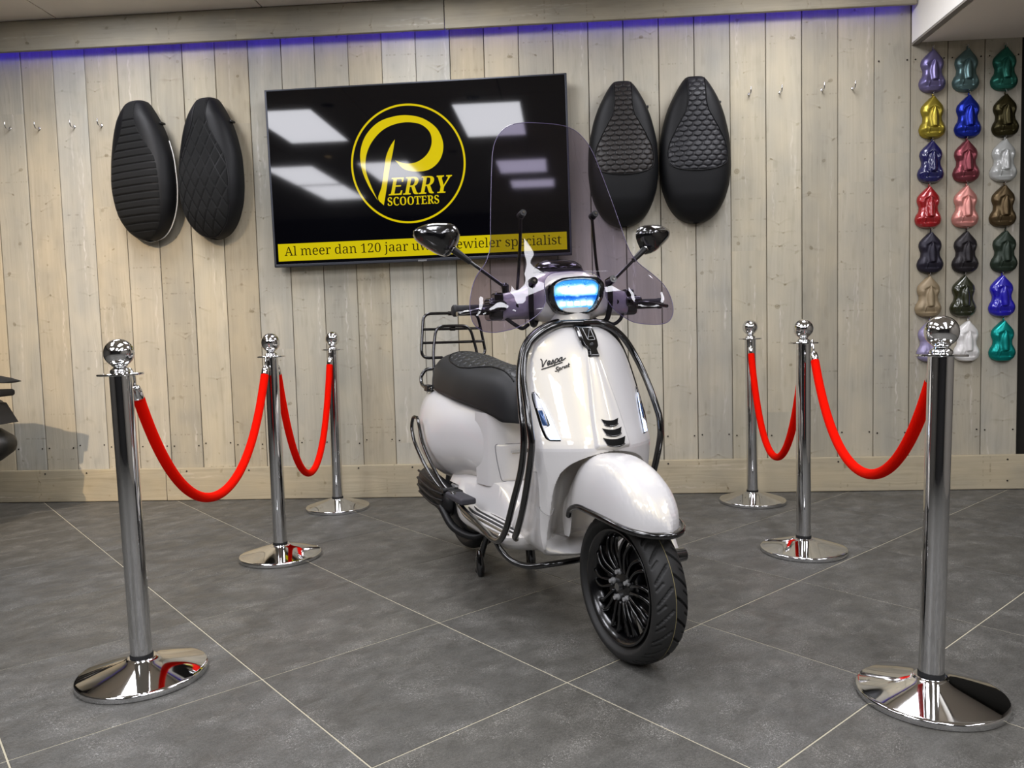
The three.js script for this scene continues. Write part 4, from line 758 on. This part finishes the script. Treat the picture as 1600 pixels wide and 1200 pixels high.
// ---- engine, exhaust, stand
{
  const eng = sub('engine', scooter);
  part('crankcase', loft(Array.from({ length: 17 }, (_, i) => { const f = i / 16, x = lerp(0.04, 0.40, f), r = Math.sin(Math.PI * clamp(f * 0.94 + 0.03)) ** 0.5, cy = lerp(0.25, 0.225, f); return Array.from({ length: 28 }, (_, k) => { const a = k / 28 * Math.PI * 2; return [x, cy + 0.088 * r * sq(Math.sin(a), 0.85), 0.105 + 0.062 * r * sq(Math.cos(a), 0.85)]; }); })), M.satin, eng);
  part('transmission_cover', loft(Array.from({ length: 13 }, (_, i) => { const f = i / 12, x = lerp(-0.1, 0.36, f), r = Math.sin(Math.PI * clamp(f * 0.94 + 0.03)) ** 0.5; return Array.from({ length: 24 }, (_, k) => { const a = k / 24 * Math.PI * 2; return [x, 0.225 + 0.075 * r * Math.sin(a), -0.1 + 0.05 * r * Math.cos(a)]; }); })), M.satin, eng);
  part('fan_boss', lathe([[0, 0.03], [0.012, 0.028], [0.024, 0.02], [0.034, 0.0], [0.034, -0.02]], 32).rotateX(Math.PI / 2 * 0.55).rotateY(0.95).translate(0.37, 0.228, 0.135), std({ color: 0x57533c, roughness: 0.4, metalness: 0.5 }), eng);
  const ex = sub('exhaust', scooter);
  const oval = (x, y, z, ry, rz) => Array.from({ length: 36 }, (_, k) => { const a = k / 36 * Math.PI * 2; return [x, y + ry * Math.sin(a), z + rz * Math.cos(a)]; });
  part('muffler', loft([[0.245, 0.2, 0.03], [0.235, 0.6, 0.6], [0.21, 0.9, 0.9], [0.15, 1, 1], [0.02, 1, 1], [-0.08, 0.95, 0.95], [-0.11, 0.6, 0.6]].map(([x, a, b]) => oval(x, 0.298 - x * 0.12, 0.172, 0.066 * a, 0.044 * Math.max(b, 0.1)))), M.satin, ex);
  for (let k = 0; k < 4; k++) part('shield_rib', tube([[0.215, 0.335 - k * 0.027, 0.212 - Math.abs(k - 1.5) * 0.007], [0.14, 0.345 - k * 0.03, 0.228 - Math.abs(k - 1.5) * 0.006], [-0.05, 0.365 - k * 0.03, 0.226 - Math.abs(k - 1.5) * 0.006]], 0.005, 24, false, 8), M.satin, ex);
  part('header_pipe', tube([[0.36, 0.17, 0.06], [0.33, 0.15, 0.12], [0.27, 0.18, 0.18], [0.2, 0.25, 0.205]], 0.016, 30), M.satin, ex);
  const st = sub('centre_stand', scooter);
  for (const s of [1, -1]) part('stand_leg', [tube([[0.39, 0.195, s * 0.075], [0.365, 0.11, s * 0.096], [0.352, 0.045, s * 0.108], [0.345, 0.016, s * 0.112]], 0.0125, 24), loft([[0.10, 0.010], [0.07, 0.017], [0.035, 0.019], [0.012, 0.016], [0.0, 0.012]].map(([y, r]) => Array.from({ length: 16 }, (_, k) => { const a = k / 16 * Math.PI * 2; return [0.36 + (0.1 - y) * 0.12 + r * Math.cos(a), y, s * 0.112 + r * 0.9 * Math.sin(a)]; })))], M.gloss, st);
  part('stand_bar', rod([0.39, 0.19, -0.1], [0.39, 0.19, 0.1], 0.014), M.gloss, st);
  part('foot_lever', tube([[0.37, 0.13, -0.1], [0.42, 0.1, -0.12], [0.5, 0.095, -0.13], [0.53, 0.11, -0.132]], 0.009, 24), M.gloss, st);
}
// ---- steering head, handlebar, mirrors, lamp and windshield turn together
{
  const steer = (g) => g;                    // (front is set almost straight ahead)
  const D = -2.7 * Math.PI / 180, ax = V(-Math.sin(26.5 * Math.PI / 180), Math.cos(26.5 * Math.PI / 180), 0), A0 = V(1.41, 0, 0);
  const turn = (name) => { const g = sub(name, scooter); g.quaternion.setFromAxisAngle(ax, D); g.position.copy(A0.clone().sub(A0.clone().applyQuaternion(g.quaternion))); return g; };
  const bar = turn('handlebar');
  // housing
  const sec = K([[0, 0.088], [0.06, 0.082], [0.1, 0.072], [0.13, 0.056], [0.16, 0.047], [0.225, 0.042]]), secX = K([[0, 0.074], [0.06, 0.072], [0.1, 0.062], [0.13, 0.052], [0.16, 0.042], [0.225, 0.034]]), cy = K([[0, 1.062], [0.1, 1.055], [0.15, 1.04], [0.225, 1.03]]), cx = K([[0, 0.893], [0.1, 0.893], [0.225, 0.885]]);
  part('housing', loft(Array.from({ length: 61 }, (_, i) => { const z = lerp(-0.225, 0.225, i / 60), k = Math.abs(z); return Array.from({ length: 40 }, (_, j) => { const a = j / 40 * Math.PI * 2; return [cx(k) + secX(k) * sq(Math.cos(a), 0.8), cy(k) + sec(k) * sq(Math.sin(a), 0.8), z]; }); }), { crease: 1 }), M.white, bar);
  part('steering_collar', loft([[0.945, 0.098, 0.082], [0.965, 0.092, 0.078], [0.985, 0.09, 0.075], [1.02, 0.1, 0.085]].map(([y, rx, rz]) => Array.from({ length: 40 }, (_, j) => { const a = j / 40 * Math.PI * 2; return [0.905 - (y - 0.965) * 0.3 + rx * Math.cos(a), y, rz * Math.sin(a)]; })), { crease: 1 }), M.white, bar);
  part('screw_cover', [1, -1].map((s) => lathe([[0, 0.002], [0.007, 0.002], [0.008, -0.002]], 20).rotateZ(-Math.PI / 2).translate(0.926, 1.035, s * 0.178)), M.satin, bar);
  part('instrument_cluster', loft([[1.138, 0.082, 0.085], [1.158, 0.078, 0.08], [1.172, 0.062, 0.066], [1.181, 0.03, 0.04], [1.183, 0.004, 0.006]].map(([y, rx, rz]) => Array.from({ length: 40 }, (_, j) => { const a = j / 40 * Math.PI * 2; return [0.858 + rx * Math.cos(a) + (y - 1.14) * -0.25, y - 0.35 * 0 + 0.10 * -0.0, rz * Math.sin(a)]; }))), M.gloss, bar);
  for (const s of [1, -1]) {
    part('switch_box', [rbox(0.066, 0.072, 0.05, 0.014, 0.882, 1.026, s * 0.243), rbox(0.04, 0.03, 0.03, 0.008, 0.90, 1.062, s * 0.236)], M.gloss, bar);
    part('grip', lathe([[0, 0], [0.0165, 0], [0.0175, 0.004], [0.0165, 0.01], [0.0165, 0.098], [0.0185, 0.1], [0.0185, 0.108], [0.0145, 0.112], [0, 0.112]], 32).rotateX(Math.PI / 2 * s).translate(0.88, 1.026, s * 0.268), std({ color: 0x1a1a1b, roughness: 0.7 }), bar);
    part('brake_lever', loft([[0.905, 1.03, 0.225, 0.016], [0.93, 1.03, 0.25, 0.013], [0.938, 1.027, 0.29, 0.0085], [0.93, 1.02, 0.34, 0.0075], [0.92, 1.016, 0.368, 0.0075], [0.917, 1.015, 0.378, 0.0085]].map(([x, y, z, r]) => Array.from({ length: 14 }, (_, j) => { const a = j / 14 * Math.PI * 2; return [x + r * Math.cos(a) * 1.25, y + r * Math.sin(a) * 0.8, s * z]; })), { crease: 1 }), M.gloss, bar);
    part('lever_perch', rbox(0.06, 0.034, 0.06, 0.012, 0.905, 1.035, s * 0.245), M.gloss, bar);
    // brake hose loops under the housing
    part('brake_hose', tube([[0.9, 1.0, s * 0.215], [0.92, 0.975, s * 0.19], [0.92, 0.962, s * 0.165], [0.91, 0.972, s * 0.14]], 0.006, 30), M.rubber, bar);
  }
  // ---- headlight
  const lamp = turn('headlight');
  const hexIn = [[0.0, 0.0535], [0.055, 0.050], [0.081, 0.034], [0.078, -0.006], [0.06, -0.038], [0.035, -0.051], [0, -0.054]], hexOut = [[0.0, 0.062], [0.062, 0.058], [0.096, 0.036], [0.096, -0.008], [0.072, -0.046], [0.04, -0.059], [0, -0.0615]];
  const tilt = 0.30, hc = [0.998, 1.056], toP = (z, h, d) => { const r = Math.abs(z) * Math.abs(z) * 2.2; return [hc[0] - Math.sin(tilt) * -h * 1.0 + Math.cos(tilt) * d - r, hc[1] + Math.cos(tilt) * h + Math.sin(tilt) * d * 0.3, z]; };
  const ringOf = (pts, k = 1) => { const full = pts.concat(pts.slice(1, -1).reverse().map(([a, b]) => [-a, b])), c = new THREE.CatmullRomCurve3(full.map(([a, b]) => V(a * k, b * k, 0)), true, 'catmullrom', 0.28); return c.getPoints(71).slice(0, 72).map((p) => [p.x, p.y]); };
  const ro = ringOf(hexOut), ri = ringOf(hexIn);
  part('bezel', loft([[ro, 1.0, -0.035], [ro, 1.0, 0.0], [ro, 0.985, 0.006], [ri, 1.05, 0.008], [ri, 1.0, 0.004], [ri, 0.96, -0.012]].map(([r, k, d]) => r.map(([z, h]) => toP(z * k, h * k, d))), { caps: false, crease: 0.9 }), M.gloss, lamp);
  part('lamp_bowl', loft([[1.0, -0.03], [1.06, -0.05]].map(([k, d]) => ro.map(([z, h]) => toP(z * k, h * k, d))).concat([ro.map(([z, h]) => toP(z * 0.9, h * 0.9, -0.075))]), { crease: 1 }), M.white, lamp);
  const cv = document.createElement('canvas'); cv.width = cv.height = 512; const c = cv.getContext('2d');
  { // lit optics: two banks of light sources over a blue reflector
    c.fillStyle = '#1a6fe0'; c.fillRect(0, 0, 512, 512); let gsd = c.createLinearGradient(0, 0, 0, 512); gsd.addColorStop(0, '#2a86ee'); gsd.addColorStop(0.46, '#4db4ff'); gsd.addColorStop(0.5, '#0d55c0'); gsd.addColorStop(0.85, '#3aa2ff'); gsd.addColorStop(1, '#0a3f9c'); c.fillStyle = gsd; c.fillRect(0, 0, 512, 512);
    const blob = (x, y, r, a, col) => { const g = c.createRadialGradient(x, y, 0, x, y, r); g.addColorStop(0, `rgba(${col},${a})`); g.addColorStop(1, `rgba(${col},0)`); c.fillStyle = g; c.fillRect(x - r, y - r, 2 * r, 2 * r); };
    for (let k = 0; k < 60; k++) blob(60 + rnd() * 392, 125 + rnd() * 80, 30 + rnd() * 48, 0.6, '240,252,255');
    for (let k = 0; k < 46; k++) blob(60 + rnd() * 392, 320 + rnd() * 85, 26 + rnd() * 44, 0.5, '200,238,255');
    blob(256, 150, 90, 0.8, '255,255,255'); blob(150, 170, 80, 0.7, '255,255,255'); blob(370, 165, 90, 0.7, '255,255,255'); blob(256, 250, 34, 0.7, '230,250,255');
    for (let k = 0; k < 150; k++) blob(rnd() * 512, rnd() * 512, 4 + rnd() * 6, 0.75, k % 3 ? '170,225,255' : '5,40,120');
  }
  const tex = new THREE.CanvasTexture(cv); tex.colorSpace = THREE.SRGBColorSpace; tex.magFilter = THREE.LinearFilter;
  part('led_optics', grid(40, 24, (u, v) => { const i = u * 71.999, k = v * 0.97, a = ri[Math.floor(i) % 72], b = ri[(Math.floor(i) + 1) % 72], f = i - Math.floor(i), z = lerp(a[0], b[0], f) * k, h = lerp(a[1], b[1], f) * k; const p = toP(z, h, -0.01); return [...p, 0.5 - z / 0.17, 0.5 + h / 0.115]; }), std({ color: 0x05122a, emissive: 0xffffff, emissiveMap: tex, emissiveIntensity: 1.9, roughness: 0.3 }), lamp);
  part('led_row', [0.018, -0.024].flatMap((h) => [-0.048, -0.024, 0, 0.024, 0.048].map((z) => { const p = toP(z, h, -0.007); return rbox(0.006, 0.014, 0.018, 0.003, ...p); })), phys({ color: 0xdff2ff, roughness: 0.2, emissive: 0xcfeaff, emissiveIntensity: 3 }), lamp);
  part('lens', grid(48, 12, (u, v) => { const i = u * 71.999, a = ri[Math.floor(i) % 72], b = ri[(Math.floor(i) + 1) % 72], f = i - Math.floor(i); return toP(lerp(a[0], b[0], f) * v, lerp(a[1], b[1], f) * v, 0.006 + 0.004 * (1 - v * v)); }), phys({ color: 0xffffff, roughness: 0.03, transmission: 1, thickness: 0, ior: 1.3 }), lamp);
  const hl = new THREE.SpotLight(0x9cc8ff, 0.9, 0, 0.9, 0.8, 2); hl.position.set(...toP(0, 0, 0.05)); const tg = new THREE.Object3D(); tg.name = 'headlight_aim'; tg.position.set(3, 0.6, 0); lamp.add(tg); hl.target = tg; hl.name = 'headlight_glow'; lamp.add(hl);
  // ---- mirrors
  for (const s of [1, -1]) {
    const m = turn('mirror'), C = V(0.81, 1.255, s * 0.395), yaw = s * 0.27, fx = V(Math.cos(yaw), 0.12, Math.sin(yaw)).normalize(), out = V(-Math.sin(yaw), 0, Math.cos(yaw)).multiplyScalar(s).normalize(), upv = V(0, 1, 0);
    const ring = new THREE.CatmullRomCurve3([[-0.072, 0.01], [-0.058, 0.038], [-0.01, 0.047], [0.04, 0.042], [0.074, 0.024], [0.071, 0.004], [0.035, -0.026], [-0.012, -0.052], [-0.035, -0.051], [-0.058, -0.025]].map(([a, b]) => V(a, b, 0)), true, 'centripetal').getPoints(63).slice(0, 64);
    const P = (p, k, d) => { const q = C.clone().addScaledVector(out, p.x * k - 0.008 * (1 - k)).addScaledVector(upv, p.y * k).addScaledVector(fx, d); return q.toArray(); };
    part('shell', loft([[0.93, -0.012], [1, -0.008], [1.0, 0.004], [0.97, 0.016], [0.88, 0.030], [0.7, 0.042], [0.45, 0.05], [0.2, 0.0535], [0.02, 0.054]].map(([k, d]) => ring.map((p) => P(p, k, d))), { crease: 0.8 }), M.gloss, m);
    part('mirror_glass', loft([[0.92, -0.0115], [0.9, -0.0125], [0.02, -0.0125]].map(([k, d]) => ring.map((p) => P(p, k, d)))), std({ color: 0xe6e6e6, metalness: 1, roughness: 0.02 }), m);
    const end = P({ x: -0.045, y: -0.035 }, 1, 0.012), bas = [0.855, 1.095, s * 0.19], mid = V(...end).lerp(V(...bas), 0.22).toArray();
    part('stem', tube([bas, V(...bas).lerp(V(...end), 0.5).toArray(), end], 0.0055, 24), M.gloss, m);
    part('stem_sleeve', rod(V(...end).lerp(V(...bas), 0.03).toArray(), V(...end).lerp(V(...bas), 0.34).toArray(), 0.012, 0.0085, 18), M.satin, m);
    part('ball_joint', new THREE.SphereGeometry(0.0095, 20, 14).translate(...end), M.chrome, m);
    part('stem_base', [rod([0.86, 1.05, s * 0.19], [0.855, 1.1, s * 0.19], 0.012), new THREE.SphereGeometry(0.013, 18, 12).translate(0.855, 1.098, s * 0.19)], M.gloss, m);
  }
  // ---- windshield
  const ws = turn('windshield');
  const half = [[0.0, 1.641], [0.06, 1.640], [0.10, 1.634], [0.135, 1.618], [0.165, 1.586], [0.183, 1.55], [0.2, 1.48], [0.219, 1.385], [0.236, 1.29], [0.25, 1.215], [0.272, 1.17], [0.312, 1.128], [0.342, 1.083], [0.357, 1.03], [0.352, 0.985], [0.33, 0.962], [0.295, 0.954], [0.25, 0.957], [0.205, 0.966], [0.165, 0.985], [0.128, 1.012], [0.108, 1.045], [0.106, 1.08], [0.098, 1.11], [0.076, 1.128], [0.04, 1.134], [0.0, 1.136]];
  const wsX = (y, z) => { const a = Math.abs(z); return K_ws(y) + 0.04 - 0.6 * a * a * sstep(0.95, 1.2, y) - 0.4 * a * a * sstep(1.2, 0.95, y) - 0.02 * sstep(1.2, 1.55, y) * 0 + 0.045 * sstep(0.2, 0.34, a) * sstep(1.2, 1.06, y); };
  const K_ws = K([[0.94, 0.955], [1.0, 0.955], [1.06, 0.944], [1.13, 0.92], [1.19, 0.898], [1.385, 0.83], [1.55, 0.772], [1.645, 0.742]]);
  const sh = new THREE.Shape(half.map(([z, y]) => new THREE.Vector2(z, y)).concat(half.slice(1, -1).reverse().map(([z, y]) => new THREE.Vector2(-z, y))));
  // a fine net clipped to the outline: rows of constant height between left and right limits, so that the sheet can be bent
  const poly = sh.getPoints(), crossings = (y) => { const out = []; for (let i = 0; i < poly.length; i++) { const a = poly[i], b = poly[(i + 1) % poly.length]; if ((a.y > y) !== (b.y > y)) out.push(a.x + (y - a.y) / (b.y - a.y) * (b.x - a.x)); } return out.sort((p, q) => p - q); };
  const smoothHalf = (() => { const cr = new THREE.CatmullRomCurve3(half.map(([z, y]) => V(z, y, 0)), false, 'centripetal').getPoints(240); return cr; })();
  const outerZ = (y) => { let m = 0; for (let i = 0; i < smoothHalf.length - 1; i++) { const a = smoothHalf[i], b = smoothHalf[i + 1]; if ((a.y - y) * (b.y - y) <= 0 && a.y !== b.y) m = Math.max(m, a.x + (y - a.y) / (b.y - a.y) * (b.x - a.x)); } return m; };
  const innerZ = (y) => { let m = 9; for (let i = 0; i < smoothHalf.length - 1; i++) { const a = smoothHalf[i], b = smoothHalf[i + 1]; if ((a.y - y) * (b.y - y) <= 0 && a.y !== b.y) m = Math.min(m, a.x + (y - a.y) / (b.y - a.y) * (b.x - a.x)); } return m; };
  const YN = 1.1355, tint = phys({ color: 0xb5adc3, roughness: 0.012, transmission: 1, thickness: 0, ior: 1.49, side: THREE.DoubleSide });
  const up = grid(80, 90, (u, v) => { const y = lerp(YN, 1.6405, 1 - (1 - v) ** 1.7), z = (u * 2 - 1) * outerZ(y); return [wsX(y, z), y, z]; });
  const lobes = [1, -1].map((s) => grid(30, 50, (u, v) => { const vv = v * v * (3 - 2 * v) * 0.5 + v * 0.5, y = lerp(0.9542, YN, vv), o = outerZ(y), i = Math.min(innerZ(y), o), z = s * lerp(i, o, s > 0 ? u : 1 - u); return [wsX(y, z), y, z]; }));
  part('screen', [up, ...lobes], tint, ws);
  const rim = smoothHalf.map((p) => [wsX(p.y, p.x), p.y, p.x]);
  part('polished_edge', tube(rim.concat(rim.slice(0, -1).reverse().map(([x, y, z]) => [x, y, -z])).filter((_, i) => i % 3 === 0), 0.0012, 500, true, 5), phys({ color: 0x6d6288, roughness: 0.2, transmission: 0.4, thickness: 0 }), ws);
  for (const s of [1, -1]) {
    const b = [wsX(1.325, 0.13) - 0.004, 1.325, s * 0.13], bolt = sub('support_rod', scooter); bolt.quaternion.copy(ws.quaternion); bolt.position.copy(ws.position);
    const dirv = V(0.96, 0.28, 0).normalize().toArray(), kn = (p, r, l) => rod([p[0] - dirv[0] * l, p[1] - dirv[1] * l, p[2]], [p[0] + dirv[0] * l, p[1] + dirv[1] * l, p[2]], r, r * 0.85, 24);
    part('rod', tube([[b[0] - 0.012, b[1] - 0.008, b[2]], [b[0] - 0.012, 1.25, s * 0.134], [0.862, 1.16, s * 0.142], [0.865, 1.09, s * 0.152]], 0.0052, 40), M.gloss, bolt);
    part('bolt_cap', [kn(b, 0.0125, 0.014)], M.satin, bolt);
    part('bolt_head', [kn([b[0] + 0.012, b[1] + 0.004, b[2]], 0.0042, 0.005)], M.chrome, bolt);
    const k2 = [wsX(1.103, 0.14) - 0.002, 1.103, s * 0.14];
    part('lower_bracket', tube([[k2[0] - 0.012, 1.095, s * 0.14], [k2[0] - 0.010, 1.06, s * 0.142], [k2[0] - 0.016, 1.01, s * 0.140], [k2[0] - 0.03, 0.975, s * 0.132], [k2[0] - 0.05, 0.972, s * 0.116], [k2[0] - 0.07, 0.985, s * 0.1]], 0.0085, 50), M.satin, bolt);
    part('bracket_knob', [kn(k2, 0.0145, 0.017)], M.gloss, bolt);
    part('knob_screw', [kn([k2[0] + 0.014, k2[1] + 0.004, k2[2]], 0.005, 0.005)], M.chrome, bolt);
  }
}
// ------------------------------------------------------------------ tail of a dark scooter at the left edge
{
  const t = thing('parked_scooter', 'dark scooter cut off by the left edge, standing in front of the plank wall', 'scooter', null, [-3.42, 0, 0.7]);
  const sat = phys({ color: 0x060505, roughness: 0.4, clearcoat: 0.4 }), olive = std({ color: 0x131310, roughness: 0.5 });
  const wheel = (x) => { const w = sub('wheel', t); w.position.set(x, 0.22, 0); part('tyre', new THREE.TorusGeometry(0.17, 0.05, 18, 60), M.rubber, w); part('rim', lathe([[0.02, -0.03], [0.13, -0.02], [0.135, 0.02], [0.02, 0.03]], 40).rotateX(Math.PI / 2), M.satin, w); };
  wheel(0.24); wheel(-0.95);
  const body = (st) => loft(st.map(([x, yb, yt, w]) => Array.from({ length: 28 }, (_, k) => { const a = k / 28 * Math.PI * 2; return [x, lerp(yb, yt, 0.5 + 0.5 * sq(Math.sin(a), 0.8)), w * sq(Math.cos(a), 0.8)]; })));
  part('side_panel', body([[-0.75, 0.3, 0.5, 0.06], [-0.6, 0.28, 0.62, 0.13], [-0.2, 0.3, 0.68, 0.17], [0.2, 0.42, 0.7, 0.16], [0.45, 0.52, 0.7, 0.12], [0.54, 0.57, 0.68, 0.07]]), sat, t);
  part('seat', body([[-0.6, 0.66, 0.74, 0.06], [-0.4, 0.67, 0.80, 0.13], [0.0, 0.69, 0.82, 0.16], [0.35, 0.70, 0.83, 0.14], [0.5, 0.71, 0.82, 0.08]]), M.rubber, t);
  part('tail_rack', loft([[0.36, 0.795, 0.03], [0.5, 0.79, 0.022], [0.6, 0.776, 0.014], [0.636, 0.768, 0.006]].map(([x, y, h]) => Array.from({ length: 16 }, (_, k) => { const a = k / 16 * Math.PI * 2; return [x, y + h * Math.sin(a), 0.07 * Math.cos(a)]; }))), M.rubber, t);
  part('tail_light', rbox(0.14, 0.035, 0.12, 0.014, 0.54, 0.712, 0), M.rubber, t);
  const tri = new THREE.Shape(); tri.moveTo(0.4, 0.69); tri.lineTo(0.55, 0.655); tri.lineTo(0.606, 0.56); tri.lineTo(0.4, 0.545);
  part('plate_bracket', new THREE.ExtrudeGeometry(tri, { depth: 0.12, bevelEnabled: true, bevelSize: 0.004, bevelThickness: 0.004 }).translate(0, 0, -0.06), M.rubber, t);
  part('mudguard', body([[0.2, 0.35, 0.53, 0.07], [0.4, 0.34, 0.545, 0.085], [0.53, 0.36, 0.535, 0.085], [0.59, 0.40, 0.50, 0.07], [0.612, 0.43, 0.47, 0.04]]), olive, t);
  part('leg_shield', body([[-1.05, 0.3, 0.95, 0.14], [-1.0, 0.28, 1.0, 0.2], [-0.93, 0.3, 0.95, 0.14]]), sat, t);
  part('footboard', rbox(0.5, 0.06, 0.3, 0.02, -0.72, 0.3, 0), M.plastic, t);
  part('windscreen', grid(20, 20, (u, v) => [-0.98 - 0.1 * v, lerp(0.95, 1.3, v), (u * 2 - 1) * 0.2 * (1 - 0.3 * v * v)]), M.satin, t);
  part('handlebar', tube([[-0.95, 0.98, -0.3], [-0.98, 1.02, -0.15], [-1.0, 1.03, 0], [-0.98, 1.02, 0.15], [-0.95, 0.98, 0.3]], 0.016, 30), M.rubber, t);
}
shadows(scene);
renderer.render(scene, camera);
